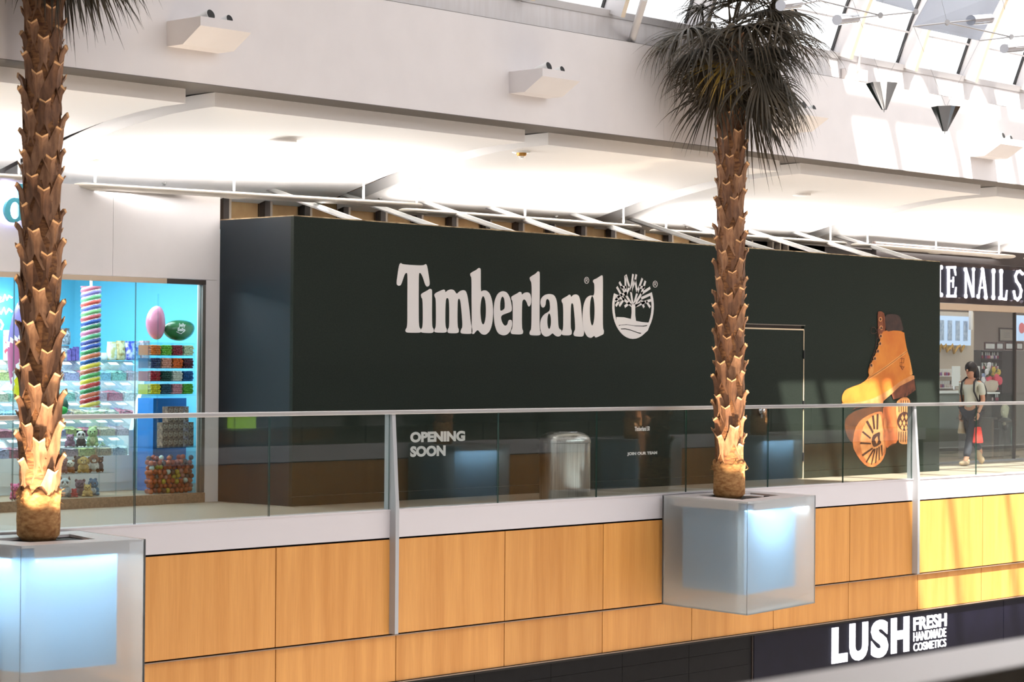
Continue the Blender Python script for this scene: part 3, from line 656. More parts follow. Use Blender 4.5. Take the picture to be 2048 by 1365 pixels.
# ---- printed boot picture
S2 = (1640, 600, 3.792)
pc = lambda n, a, b, sc_=8: mat(n, srgb(*a), .6, c2=srgb(*b), nscale=sc_)
PM = dict(up=pc('print_tan_leather',(214,132,48),(196,106,34),3), lite=pc('print_light_leather',(226,156,84),(214,140,66)), brown=pc('print_brown_leather',(132,70,38),(110,54,28)), dark=pc('print_collar',(66,42,34),(44,28,24)),
    sole=pc('print_sole',(214,148,92),(196,124,70)), heel=pc('print_heel',(120,66,44),(92,48,32)), orange=pc('print_outsole_arch',(206,110,58),(184,92,46)), fore=pc('print_outsole',(190,112,62),(160,88,46)), ink=pc('print_tread_dark',(70,36,24),(56,28,18)), dkleather=pc('print_dark_leather',(92,52,28),(70,40,22)))  # last entry is the darker printed leather of the lower boot
LAY = [0]
bt = bc
def bp(pts, m, sm=1, name='boot_print'):
    LAY[0] += 1
    lp = chaikin(pts, sm) if sm else pts
    return place_mesh(outline_mesh([T(lp, *S2)], .00005, YB-.0022-.0002*LAY[0]), name, PM[m], bt)
bp([(185,970),(192,890),(290,830),(480,795),(575,780),(590,900),(585,1090),(500,1125),(400,1150),(245,1090),(210,1050)], 'dkleather')
bp([(478,800),(575,790),(585,900),(592,1000),(585,1086),(540,1095),(498,1135),(490,1000),(475,900)], 'orange')
bp([(475,850),(482,930),(492,1050),(502,1150),(470,1225),(410,1272),(350,1264),(290,1200),(243,1110),(262,980),(308,910),(380,868),(440,848)], 'fore')
bp([(455,862),(470,930),(478,1050),(488,1140),(455,1205),(400,1245),(358,1235),(318,1170),(300,1080),(320,980),(360,910),(410,875)], 'sole')
for q in ([(345,925),(362,915),(405,1000),(398,1020)],[(392,880),(408,876),(418,980),(404,985)],[(428,868),(444,864),(440,985),(426,985)],[(315,1005),(325,995),(385,1045),(380,1058)],[(300,1095),(305,1080),(385,1085),(385,1098)],[(322,1190),(314,1175),(395,1120),(400,1132)],[(352,1240),(345,1228),(402,1130),(412,1135)],[(392,1252),(383,1250),(410,1130),(422,1130)],[(425,1238),(415,1242),(425,1125),(438,1122)],[(452,1212),(443,1220),(440,1115),(452,1112)],[(474,1180),(466,1190),(458,1105),(470,1100)]): bp(q, 'ink', 0, 'boot_tread')
bp([(395,1030),(430,1010),(455,1000),(450,1060),(465,1085),(435,1110),(405,1120),(388,1085)], 'ink', 1, 'boot_tread'); bp([(412,1060),(432,1035),(440,1065),(428,1095)], 'sole', 0, 'boot_tread')
bp([(575,775),(620,740),(665,740),(690,785),(693,1060),(662,1096),(610,1096),(582,1060),(586,930),(572,850)], 'sole')
for x in range(592, 690, 17):
    bp([(x,765 if x > 600 else 790),(x+6,760),(x+8,850),(x+2,855)], 'ink', 0, 'boot_tread'); bp([(x,1000),(x+7,1000),(x+4,1082),(x-2,1080)], 'ink', 0, 'boot_tread')
bp(ellp(638,922,56,72), 'ink', 0, 'boot_tread')
for cx, cy in ((622,895),(650,890),(676,905),(606,935),(634,935),(662,935),(620,970),(648,972)): bp([(cx,cy-24),(cx+11,cy),(cx,cy+24),(cx-11,cy)], 'sole', 0, 'boot_tread')
bp([(475,900),(500,890),(505,990),(488,1005),(478,960)], 'fore', 1); bp(ellp(528,965,22,40), 'fore', 0); bp(ellp(528,965,17,34), 'orange', 0)
bp([(710,600),(721,685),(650,735),(610,742),(552,757),(536,712),(600,655)], 'heel', 0)
for q in ([(640,738),(632,740),(640,712),(648,710)],[(668,725),(660,728),(668,700),(676,698)],[(695,706),(688,710),(692,684),(700,682)],[(230,840),(300,815),(470,800),(475,790),(300,795)]): bp(q, 'ink', 0, 'boot_tread')
bp([(432,95),(445,87),(462,88),(486,105),(493,235),(470,300),(440,300),(434,230)], 'brown')
bp([(488,238),(500,232),(632,236),(640,300),(655,380),(675,440),(690,520),(697,572),(600,625),(520,685),(460,720),(400,750),(330,770),(250,783),(168,785),(160,760),(164,722),(186,684),(240,660),(300,640),(345,610),(368,575),(360,550),(366,510),(386,480),(402,440),(422,400),(442,340),(456,285),(472,240)], 'up')
bp([(486,112),(560,107),(600,124),(615,170),(631,240),(560,232),(500,242),(492,200)], 'dark')
bp([(345,606),(372,578),(480,512),(560,450),(654,380),(661,396),(565,470),(488,528),(388,598),(352,610)], 'lite')
bp([(372,525),(400,480),(402,540),(385,572),(366,575)], 'lite'); bp([(668,440),(680,470),(692,530),(698,570),(672,572),(678,510)], 'lite')
bp([(160,785),(250,782),(330,768),(400,748),(460,718),(520,682),(600,622),(690,572),(709,576),(711,600),(600,655),(540,712),(476,768),(470,792),(165,795)], 'sole', 0)
for cx, cy in ((453,148),(458,213),(455,275),(450,333),(433,390),(410,445),(383,497)):
    bp(ellp(cx,cy,13,18,14), 'sole', 0, 'boot_eyelet'); bp(ellp(cx,cy,7,11,12), 'ink', 0, 'boot_eyelet')
strokes('boot_lace', [[(380,235),(385,212),(405,208),(420,225),(428,245),(410,255),(385,255),(378,240)],[(428,235),(425,300),(412,380),(385,450),(368,520)],[(455,275),(420,300)],[(450,333),(415,355)],[(433,390),(405,410)],[(410,445),(385,465)],[(470,215),(425,235),(440,200)]], 6, YB-.0022-.0002*(LAY[0]+2), S2, PM['ink'], bc)
strokes('boot_stitching', [[(356,600),(490,515),(655,390)],[(470,100),(484,230)],[(600,445),(632,445),(628,480),(600,475),(604,505),(632,510)],[(598,500),(620,530),(634,505)],[(615,440),(614,528)]], 4, YB-.0022-.0002*(LAY[0]+3), S2, PM['brown'], bc)

# ================================================================== TRASH CAN
tcx = at(1130, 930, 17.2); t = thing('trash_can', 'brushed steel cylinder trash can with domed lid behind the railing', 'trash can', (tcx.x, 17.2, 0))
MB().lathe((tcx.x,17.2,0), [(.29,0.0),(.295,.02),(.295,.655)], 40).build('body', M['steel'], t, smooth=40)
lid_ = MB().lathe((tcx.x,17.2,0), [(.298,.658),(.298,.675),(.292,.70),(.27,.735),(.22,.765),(.17,.778),(.155,.78)], 40).build('lid', M['steel'], t, smooth=50)
MB().lathe((tcx.x,17.2,0), [(.155,.772),(.15,.783),(.1,.786),(.0,.787)], 30).build('lid_plate', M['chrome'], lid_, smooth=50)

# ================================================================== PENDANT LIGHTS
def ceilz(Y):
    for (y0, z0), (y1, z1) in zip(PROF[:-1], PROF[1:]):
        if y0 <= Y <= y1: return z0 + (z1-z0)*(Y-y0)/(y1-y0)
    return PROF[-1][1]
M['rod'] = mat('grey_white_rod', srgb(206,200,194), .5)
M['pend'] = mat('white_light_housing', srgb(236,226,214), .45)
def pendant(label, a, b, rods, pw):
    A = atZ(*a, 3.415); B = atZ(*b, 3.415); d = (B-A).normalized(); L = (B-A).length; s_ = Vector((-d.y, d.x, 0))
    t = thing('linear_pendant_light', label, 'pendant light', (A+B)/2, 'white linear uplights hung along the gallery')
    mb = MB(); N = 14; secs = [(0,.10),(.02,.45),(.05,.75),(.10,.95),(.16,1.0),(L-.16,1.0),(L-.10,.95),(L-.05,.75),(L-.02,.45),(L,.10)]
    vs = []
    for u, f in secs:
        for k in range(N):
            th = 2*PI*k/N; vs.append(A + d*u + s_*(.15*f*math.cos(th)) + Vector((0,0,1))*(.034*math.sqrt(f)*math.sin(th)))
    fs = [(i*N+k, i*N+(k+1) % N, (i+1)*N+(k+1) % N, (i+1)*N+k) for i in range(len(secs)-1) for k in range(N)] + [tuple(range(N))[::-1], tuple(range((len(secs)-1)*N, len(secs)*N))]
    mb.add(vs, fs).build('housing', M['pend'], t, smooth='all')
    for rx in rods:
        lo, hi = 0.0, 1.0
        for _ in range(30):
            mid = (lo+hi)/2
            if proj(A + (B-A)*mid)[0] < rx: lo = mid
            else: hi = mid
        p = A + (B-A)*lo; zc = ceilz(p.y)
        ro = MB().cyl((p.x,p.y,p.z+.02), (p.x,p.y,zc), .012, n=8).build('rod', M['rod'], t, smooth=True)
        MB().lathe((p.x,p.y,zc), [(.075,-.012),(.08,-.004),(.08,.03)], 18).build('canopy', M['pend'], ro, smooth=50)
        MB().lathe((p.x,p.y,p.z-.046), [(.03,0),(.1,.008),(.13,.02),(.12,.03)], 18, sx=1.3).build('saucer', M['pend'], ro, smooth=50)
    C_ = (A+B)/2; l = area('uplight_strip', (C_.x, C_.y, C_.z+.05), (0,0,1), L*.92, .16, pw*L, (1,.97,.93), t)
    l.matrix_local = Matrix.Translation((0,0,.05)) @ Matrix.Rotation(math.atan2(d.y,d.x), 4, 'Z') @ Matrix.Rotation(PI+.12, 4, 'X')
    l2 = area('added_fill_strip', (C_.x, C_.y, C_.z-.05), (0,0,-1), L*.9, .1, pw*L*.06, (1,.98,.96), t)  # added fill lamp under the housing, brightens the gallery
    l2.matrix_local = Matrix.Translation((0,0,-.05)) @ Matrix.Rotation(math.atan2(d.y,d.x), 4, 'Z')
PW = 26
pendant('linear uplight at the far left, partly behind the nearer palm trunk', (-420,326), (75,359), (38,), PW)
pendant('linear uplight over the candy shop wall and hoarding corner', (148,371), (842,412), (190,468,727), PW)
pendant('linear uplight above the white lettering of the hoarding', (802,421), (1276,455), (833,1050,1247), PW)
pendant('linear uplight passing behind the middle palm trunk', (1305,462), (1687,488), (1332,1484,1661), PW)
pendant('linear uplight above the right end of the hoarding and the lit salon sign', (1709,490), (2023,514), (1735,1872,1998), PW)
pendant('linear uplight cut by the right edge above the salon sign', (2031,517), (2330,540), (2075,2200), PW)

# ---- flush ceiling fittings
def ceil_hit(px, py):
    lo, hi = 16.95, 20.44
    for _ in range(40):
        m_ = (lo+hi)/2
        if at(px, py, m_).z < ceilz(m_): lo = m_
        else: hi = m_
    return at(px, py, lo)
for i, (px, py, r, nm, lab, cat_) in enumerate(((563,282,.165,'ceiling_speaker','round flush speaker in the ceiling above the hoarding corner','speaker'),(1603,389,.13,'ceiling_speaker','round flush speaker in the ceiling right of the middle palm trunk','speaker'))):
    p = ceil_hit(px, py); o = MB().lathe((p.x,p.y,p.z-.012), [(r*.92,-.006),(r,0),(r,.05)], 28).build(nm, M['ceil'], smooth=50); tag(o, lab, cat_)
p = ceil_hit(1043, 304); t = thing('smoke_detector', 'small brass and white ceiling detector left of the middle palm', 'detector', p)
MB().lathe((p.x,p.y,p.z), [(.05,-.05),(.06,-.03),(.06,0)], 18).build('body', mat('brass', srgb(190,140,70), .4, .6), t, smooth=40); MB().lathe((p.x,p.y,p.z), [(.10,-.012),(.11,-.004),(.11,.04)], 20).build('plate', M['white'], t, smooth=40); MB().lathe((p.x,p.y,p.z), [(.02,-.075),(.035,-.05)], 12).build('sensor', M['white'], t)
for i, (px, py, lab) in enumerate(((328,366,'tiny ceiling sprinkler over the white shop wall'),(760,397,'tiny ceiling sprinkler just left of the long uplight over the lettering'),(1112,433,'tiny ceiling sprinkler above the tree emblem'),(1373,452,'tiny ceiling sprinkler left of the middle palm trunk'),(1877,492,'tiny ceiling sprinkler above the end of the hoarding'))):
    p = ceil_hit(px, py); o = MB().lathe((p.x,p.y,p.z), [(.012,-.035),(.022,-.03),(.012,-.02),(.03,-.006),(.03,.03)], 12).build('ceiling_sprinkler', M['steel'], smooth=40); tag(o, lab, 'sprinkler', 'ceiling sprinklers')

# ================================================================== LIGHT LEDGES AND SPOTLIGHTS
LED = ((13.11,'nearest the left palm'), (17.768,'right above the second ceiling slot'), (22.45,'half hidden by the middle palm crown'), (27.15,'at the far right in the sunlight'))
for x, lab in LED:
    t = thing('light_ledge', 'white wedge light shelf on the upper wall ' + lab, 'light shelf', (x+.3, YR, 4.47), 'wedge light shelves')
    pr = [(YR-.001,4.475),(16.27,4.475),(16.015,4.625),(16.015,4.65),(YR-.001,4.65)]
    MB().prism([(x,y,z) for y, z in pr], [(x+.61,y,z) for y, z in pr]).build('shelf', M['wall'], t)
    MB().box(x+.0, x+.61, 16.015, 16.03, 4.65, 4.71).build('lip', M['wall'], t); MB().box(x, x+.012, 16.03, YR-.001, 4.65, 4.71).build('lip', M['wall'], t); MB().box(x+.598, x+.61, 16.03, YR-.001, 4.65, 4.71).build('lip', M['wall'], t)
    for j, (dx, dy, r, sl) in enumerate(((.16,16.14,.055,'larger'), (.40,16.16,.045,'smaller'))):
        s = thing('spotlight', sl + ' can spotlight on the shelf ' + lab, 'spotlight', (x+dx, dy, 4.652), 'spotlights on the wall shelves')
        c = Vector((x+dx, dy, 4.662+r+.01)); d = Vector((.12,-.85,.28)).normalized()
        m = MB().cyl(c-d*.10, c+d*.07, r, n=18, caps=True); cn = m.build('can', M['white'], s, smooth=40)
        MB().cyl(c+d*.069, c+d*.0725, r*.9, n=18).build('lens', M['black'], cn)
        MB().box(x+dx-.02, x+dx+.02, dy+.02, dy+.06, 4.651, 4.67+r).build('bracket', M['white'], s)
# conduit boxes on the parapet
for px0, py0, px1, py1, lab in ((1684,138,1692,160,'small beige switch box on the parapet'), (1713,142,1728,163,'white junction box with conduit on the parapet under the skylight')):
    a = at(px0, py1, 16.6); b = at(px1, py0, 16.6); t = thing('junction_box', lab, 'box', (a.x, 16.6, a.z))
    MB().box(a.x, b.x, 16.54, 16.615, a.z, b.z).build('box', M['wall'], t, bevel=.004)
    if px0 > 1700: MB().tube([at(1717,142,16.57), at(1718,122,16.57), at(1720,112,16.55), at(1724,109,16.52)], .014).build('conduit', M['wall'], t, smooth=True)
    MB().box(a.x-.12, b.x+.1, 16.56, 16.619, a.z-.02, a.z-.005).build('bracket', mat('rusty_bracket', srgb(170,120,96), .7), t)

# ================================================================== HANGING MOBILE
YM = 12.5
t = thing('hanging_mobile', 'kinetic mobile of chrome cylinders, cones and translucent sails under the skylight', 'mobile', at(1850, 60, YM))
P = lambda x, y, dy=0: at(1640 + x/4.875, y/4.875, YM+dy)
M['sail'] = mat('translucent_sail', srgb(190,194,204), .6)
_b = M['sail'].node_tree.nodes['Principled BSDF']; _b.inputs['Transmission Weight'].default_value = 0.35; _b.inputs['IOR'].default_value = 1.05; _b.inputs['Alpha'].default_value = .85
for a, b in (((-280,60),(0,5)),((0,5),(590,150)),((255,185),(590,150)),((590,150),(935,115)),((910,258),(1240,220)),((1240,220),(1560,190)),((1240,220),(1865,360)),((1865,360),(1555,395)),((1865,360),(2300,320)),((1880,470),(2200,455))):
    MB().cyl(P(*a), P(*b), .008, n=8).build('rod', M['alu'], t, smooth=True)
for h in ((590,150),(1240,220),(1865,360),(935,115)):
    c = P(*h); MB().cyl(c-Vector((.03,.02,0)), c+Vector((.03,.02,0)), .026, n=10).build('hub', M['alu'], t, smooth=40)
for (x0, y0), (x1, y1), r in (((165,195),(345,175),.052),((1470,198),(1650,182),.055),((1795,475),(1960,460),.05),((-385,52),(-215,30),.052)):
    MB().cyl(P(x0,y0), P(x1,y1,.1), r, n=24).build('cylinder', M['chrome'], t, smooth=40)
MB().quadp([P(510,-40), P(880,-30,.2), P(935,115,.25), P(560,10)], (0,.012,0)).build('sail', M['sail'], t)
MB().quadp([P(910,258), P(1075,-40,.25), P(1790,-70,.4), P(1555,395,.3)], (0,.012,0)).build('sail', M['sail'], t)
for top, tip, hw in (((605,815),(625,1085),160),((1230,1045),(1217,1295),146)):
    a = P(*top); b = P(*tip); r0 = (P(top[0]+hw, top[1]) - a).length*1.0; r0 = hw/4.875/ (FPX/ (a.x*.734+a.y*.679)); 
    m = MB(); n = 14; vs = []
    for k in range(n):
        th = 2*PI*k/n; rr = r0*(1 if k % 2 else .86); vs.append(a + Vector((math.cos(th)*rr, math.sin(th)*rr, .0)))
    for k in range(n):
        th = 2*PI*k/n; rr = r0*.16; vs.append(b + Vector((math.cos(th)*rr, math.sin(th)*rr, .015)))
    m.add(vs, [(k, (k+1) % n, n+(k+1) % n, n+k) for k in range(n)] + [tuple(range(n, 2*n))]); m.build('cone', M['chrome'], t)
    MB().cyl(b+Vector((0,0,-.01)), a+Vector((0,0,.01)), .006, n=6).build('cone_axis', M['alu'], t)
for a, b in (((615,805),(310,-20)),((635,800),(760,560)),((760,560),(905,260)),((1225,1035),(915,262)),((1235,1035),(1555,400)),((590,150),(620,-20)),((1240,220),(1180,-20)),((1865,360),(1775,-20))):
    MB().cyl(P(*a), P(*b), .0022, n=4).build('wire', M['aluD'], t)

# ================================================================== CANDY SHOP (left)
ws = setting('wall_left', 'white front wall of the candy shop with metal framed window', (14, YS, 0))
for a, b in ((6,8.9),(8.9,11.85),(11.85,14.79),(14.79,16.268)):
    MB().box(a+.002, b-.002, YS, YS+.1, 2.472, 3.42).build('wall_panel', M['wall'], ws)
MB().box(16.05, 16.268, YS, YS+.12, 0, 2.468).build('pier', M['wall'], ws)
MB().box(16.27, 17.4, YS+.06, YS+.2, 0, 3.0).build('shop_return', M['wall'], ws)
M['beige'] = mat('beige_metal_frame', srgb(206,184,160), .4, .3)
MB().box(6, 15.5, YS-.03, YS+.05, 2.412, 2.466).build('window_head', M['beige'], ws); MB().box(15.5, 16.05, YS-.03, YS+.05, 2.412, 2.466).build('window_head', mat('beige_frame_dark_reflection', srgb(84,76,72), .4, .4), ws)  # right piece: dark reflection on the beige head, put into its colour
MB().box(16.005, 16.048, YS-.03, YS+.05, .11, 2.41).build('window_jamb', mat('grey_window_jamb', srgb(128,124,118), .4, .5), ws)
MB().box(6, 16.05, YS-.04, YS+.06, 0, .108).build('plinth', M['stone'], ws)
jx = [6.0, 9.2, at(28,700,YS).x, at(271,700,YS).x, 16.004]
for a, b in zip(jx[:-1], jx[1:]):
    m = MB().box(a+.005, b-.005, YS, YS+.01, .11, 2.41); m.m = [1,1,0,1,0,1]; m.build('window_pane', [M['sglass'], M['gedge']], ws)
M['cyan'] = mat('turquoise_paint', srgb(112,204,232), .7); M['swhite'] = mat('shop_white', srgb(232,238,242), .45)
for nm, b, mk, lab in (('wall_shop_back', (5,17.4,23.6,23.7,0,3.0), 'cyan', 'turquoise back wall of the candy shop'), ('wall_shop_side', (17.3,17.4,19.76,23.6,0,3.0), 'cyan', 'turquoise side wall of the candy shop'), ('ceiling_shop', (5,17.3,19.6,23.6,2.95,3.05), 'swhite', 'white candy shop ceiling'), ('floor_shop', (5,17.3,19.57,23.6,.0,.1), 'stone', 'brown candy shop floor')):
    o = MB().box(*b).build(nm, M[mk]); tag(o, lab, kind='structure')
for i, (x, y) in enumerate(((13.2,20.6),(14.6,20.6),(15.7,20.5),(14.0,22.2),(15.4,22.2))):
    o = MB().lathe((x,y,2.955), [(.11,-.02),(.12,-.006),(.12,.02)], 20).build('shop_downlight', emis('downlight_glow' if i == 0 else 'downlight_glow.%d' % i, (.9,.97,1), 6), smooth=40)
    tag(o, ['front left','front middle','front right','rear left','rear right'][i] + ' recessed downlight in the candy shop ceiling', 'downlight', 'candy shop downlights')
area('shop_light', (14.0, 21.3, 2.9), (0,0,-1), 4.4, 3.0, 250, (.86,.96,1.0))

def sd(t): random.seed(t)
# hanging spiral candy column
CC = [(206,120,140),(140,130,200),(120,196,140),(220,96,84),(110,124,206),(130,196,130),(196,92,100),(52,96,182),(60,140,100),(204,130,170),(100,190,140),(76,92,170),(64,104,196),(60,150,90),(232,132,96),(20,84,150),(236,226,80),(190,110,80),(96,190,110),(224,220,70),(204,64,62),(52,146,84),(226,120,92),(176,40,44),(238,228,110),(206,110,100)]
cmats = [mat('candy_stripe_%d' % i, srgb(*c), .25, coat=.4) for i, c in enumerate(CC)] + [mat('candy_stripe_white', srgb(238,236,236), .3)]
c0 = at(180, 815, 20.25); c1 = at(180, 573, 20.25); zb_, zt_ = c0.z, c1.z; nb_ = len(CC); bh = (zt_-zb_)/(nb_-1)
t = thing('spiral_candy_column', 'tall hanging candy column of multicoloured spiral stripes', 'candy display', (c0.x, 20.25, zb_))
m = MB(); n, nl = 28, 200; vs = []
for j in range(nl+1):
    z = zb_ + (zt_-zb_)*j/nl
    for k in range(n):
        th = 2*PI*k/n; ph = (zt_-z)/bh + (math.cos(th+.8)*.5); fr = ph % 1.0
        r = .104 + .012*math.sin(PI*fr)
        vs.append((c0.x+math.cos(th)*r, 20.25+math.sin(th)*r, z))
for j in range(nl):
    for k in range(n):
        th = 2*PI*(k+.5)/n; z = zb_ + (zt_-zb_)*(j+.5)/nl; ph = (zt_-z)/bh + math.cos(th+.8)*.5
        idx = nb_ if ph % 1.0 < .13 else int(max(0, ph)) % nb_
        m.f.append((j*n+k, j*n+(k+1) % n, (j+1)*n+(k+1) % n, (j+1)*n+k)); m.m.append(idx)
m.v = vs; m.build('striped_column', cmats, t, smooth='all')
MB().cyl((c0.x,20.25,zt_), (c0.x,20.25,2.95), .015, n=8).build('hanger', M['white'], t)
# giant swirl lollipop behind the left trunk
lc = at(69, 706, 20.25); t = thing('giant_lollipop', 'giant swirl lollipop half hidden behind the left palm trunk', 'candy display', (lc.x, 20.25, .1))
LC = [(40,60,110),(128,118,176),(176,96,136),(236,236,236),(222,222,40),(240,240,236),(40,156,76),(40,96,84),(222,120,80),(200,60,70),(90,120,200),(200,130,180)]
lm = [mat('lollipop_%d' % i, srgb(*c), .25, coat=.4) for i, c in enumerate(LC)] + [bpy.data.materials['candy_stripe_white']]
m = MB(); nr, na = 14, 72; vs = []; ux = Vector((.79,-.61,0)); un = Vector((.61,.79,0))
for sgn in (-1, 1):
    for i in range(nr+1):
        r = i/nr
        for k in range(na):
            th = 2*PI*k/na; p = Vector((lc.x,20.25,lc.z)) + ux*(math.cos(th)*r*.285) + Vector((0,0,math.sin(th)*r*.70)) + un*(sgn*.07*math.sqrt(max(0,1-r*r)))
            vs.append(p)
o_ = (nr+1)*na
for s_ in (0, 1):
    for i in range(nr):
        for k in range(na):
            q = (s_*o_+i*na+k, s_*o_+i*na+(k+1) % na, s_*o_+(i+1)*na+(k+1) % na, s_*o_+(i+1)*na+k); m.f.append(q if s_ else q[::-1])
            th = ((k+.5)/na + .10*(1-(i+.5)/nr)) % 1.0; m.m.append(next(c_ for lim, c_ in ((.08,8),(.16,9),(.25,10),(.36,0),(.375,3),(.47,1),(.485,3),(.58,2),(.605,3),(.70,4),(.715,3),(.80,6),(.815,3),(.9,7),(1.01,11)) if th <= lim))
m.v = [tuple(v) for v in vs]; m.build('swirl_disc', lm, t, smooth='all'); MB().cyl((lc.x,20.25,.1), (lc.x,20.25,lc.z-.6), .03, n=10).build('stick', M['white'], t, smooth=True)
o = MB().ell(at(126,812,20.1), .06,.06,.085, mi=0); o.ell(at(123,821,20.08), .075,.06,.05, mi=1); o = o.build('candy_ball_prop', [mat('dark_green_prop', srgb(44,92,80), .3), mat('bright_green_prop', srgb(60,184,84), .3)], smooth='all'); tag(o, 'two-tone green candy ball just right of the left palm trunk', 'candy display')

# counter with tiers of bins
TI = [(722,762,21.5),(763,803,21.25),(804,838,21.0),(839,873,20.75),(874,913,20.5)]
ct = thing('candy_counter', 'white stepped counter carrying rows of clear candy bins', 'counter', (14, 21, .1))
xr = 15.77
def xrt(Y): return 15.77 + (Y-20.47)*.97
for i, (y0, y1, Y) in enumerate(TI):
    zb = at(180, y1, Y).z
    MB().prism([(11,Y-.02,max(.1,zb-.30)),(xrt(Y-.02),Y-.02,max(.1,zb-.30)),(xrt(Y+.24),Y+.24,max(.1,zb-.30)),(11,Y+.24,max(.1,zb-.30))], [(11,Y-.02,zb-.001),(xrt(Y-.02),Y-.02,zb-.001),(xrt(Y+.24),Y+.24,zb-.001),(11,Y+.24,zb-.001)]).build('tier', M['swhite'], ct)
zc = at(180, 913, 20.5).z
MB().prism([(11,20.49,.101),(xrt(20.49),20.49,.101),(xrt(21.8),21.8,.101),(11,21.8,.101)], [(11,20.49,.35),(xrt(20.49),20.49,.35),(xrt(21.8),21.8,.35),(11,21.8,.35)]).build('base', M['swhite'], ct)
e0 = at(257,893,20.47); 
pe = [(20.47,.1),(20.47,.78),(21.45,1.42),(21.8,1.42),(21.8,.1)]
MB().prism([(xrt(y)+.001,y,z) for y, z in pe], [(xrt(y)+.06,y,z) for y, z in pe]).build('end_panel', M['swhite'], ct)
BC = ['pale pink','cream','mint','white','sky blue','peach','rose','pale yellow','lilac']
BCC = dict(zip(BC, ((226,186,196),(232,222,196),(176,216,196),(236,236,236),(168,206,224),(232,196,164),(216,120,140),(232,224,150),(200,184,220))))
bm_ = {k: mat('candies_' + k.replace(' ','_'), srgb(*v), .5, c2=srgb(*[int(q*.72) for q in v]), nscale=45, bump=.3) for k, v in BCC.items()}
random.seed(11)
for i, (y0, y1, Y) in enumerate(TI):
    zb = at(180, y1, Y).z; zt2 = at(180, y0, Y+.22).z; h = (zt2-zb)*.55
    wbin = .215; kmax = 12
    for k in range(kmax):
        x1_ = xrt(Y) - .01 - k*(wbin+.012); x0_ = x1_ - wbin
        px = proj((x0_, Y, zb))[0]
        if px < -60: break
        c = BC[(i*3 + k*2 + (i*k) % 4) % len(BC)]
        t = thing('candy_bin', 'clear bin of %s candies, %s from the right, %s tier from the top' % (c, ORD[k], ORD[i]), 'candy bin', ((x0_+x1_)/2, Y+.1, zb), 'bins on the candy counter')
        m = MB(); g = 6; vs = []
        for a in range(g+1):
            for b in range(4): vs.append((x0_+.006+(wbin-.012)*a/g, Y+.008+.19*b/3, zb + h*.72 + random.uniform(-.012,.014) + .03*b/3))
        m.add(vs, [(a*4+b, a*4+4+b, a*4+5+b, a*4+1+b) for a in range(g) for b in range(3)])
        m.prism([(x0_+.006,Y+.008,zb+.002),(x1_-.006,Y+.008,zb+.002),(x1_-.006,Y+.198,zb+.002),(x0_+.006,Y+.198,zb+.002)], [(x0_+.006,Y+.008,zb+h*.7),(x1_-.006,Y+.008,zb+h*.7),(x1_-.006,Y+.198,zb+h*.72),(x0_+.006,Y+.198,zb+h*.72)])
        m.build('candies', bm_[c], t)
        MB().box(x0_, x1_, Y, Y+.006, zb, zb+h).build('front_pane', M['acryl'], t)
        MB().quadp([(x0_,Y,zb+h),(x1_,Y,zb+h),(x1_,Y+.21,zt2),(x0_,Y+.21,zt2)], (0,0,.005)).build('lid', M['acryl'], t)
        MB().quadp([(x0_+.05,Y+.10,zb+h+(zt2-zb-h)*.48+.006),(x1_-.04,Y+.10,zb+h+(zt2-zb-h)*.48+.006),(x1_-.04,Y+.16,zb+h+(zt2-zb-h)*.76+.006),(x0_+.05,Y+.16,zb+h+(zt2-zb-h)*.76+.006)], (0,0,.003)).build('price_card', M['white'], t)

# jars, boxes and bags standing on the top tier
def zat(px, py, Y): return at(px, py, Y)
YJ = 21.66
zj = at(180, 722, YJ).z
MB().box(11, 16.8, 21.5+.24, 21.95, zj-.4, zj-.001).build('tier', M['swhite'], ct)
def jar(px0, px1, py0, py1, lab, body):
    a = at(px0, py1, YJ+.08); b = at(px1, py0, YJ+.08); r = (px1-px0)/2/ (FPX/(a.x*.734+a.y*.679)); h = b.z-a.z; cx = (a.x+b.x)/2
    t = thing('candy_jar', lab, 'jar', (cx, YJ+.08, a.z)); MB().lathe((cx,YJ+.08,a.z), [(r*.85,0),(r,.02),(r,h*.75),(r*.78,h*.86)], 20).build('body', body, t, smooth=50); MB().lathe((cx,YJ+.08,a.z), [(r*.82,h*.86),(r*.82,h)], 20).build('lid', mat('grey_lid', srgb(84,96,108), .4), t, smooth=40)
jm = mat('wrapped_sweets', srgb(150,164,176), .3, c2=srgb(70,80,92), nscale=40, bump=.4)
jar(116,141,657,690,'upper grey jar of wrapped sweets stacked right of the left palm','' or jm); jar(117,140,692,722,'lower grey jar of wrapped sweets under another jar', jm)
def sbox(px0, px1, py0, py1, Y, dY, name, lab, cat_, mt, group=None):
    a = at(px0, py1, Y); b = at(px1, py0, Y); o = MB().box(a.x, b.x, Y, Y+dY, a.z, b.z).build(name, mt, bevel=.004); return tag(o, lab, cat_, group)
pu = mat('purple_carton', srgb(110,96,170), .5, c2=srgb(70,60,120), nscale=30)
for i, (a, b, c) in enumerate(((136,143,'left'),(144,151,'middle'),(152,159,'right'))): sbox(a, b, 700-3*i, 722, YJ, .07, 'candy_carton', c + ' purple candy carton beside the striped column', 'carton', pu, 'purple cartons')
sbox(14, 27, 661, 722, YJ, .08, 'candy_carton', 'white and red candy carton left of the left palm', 'carton', mat('red_white_carton', srgb(232,226,224), .5, c2=srgb(206,70,90), nscale=14, nlo=.55, nhi=.62))
sbox(286, 300, 682, 722, YJ, .08, 'candy_carton', 'pale pink patterned carton right of the blue bag', 'carton', mat('pale_pink_carton', srgb(226,206,210), .5, c2=srgb(190,120,130), nscale=30))
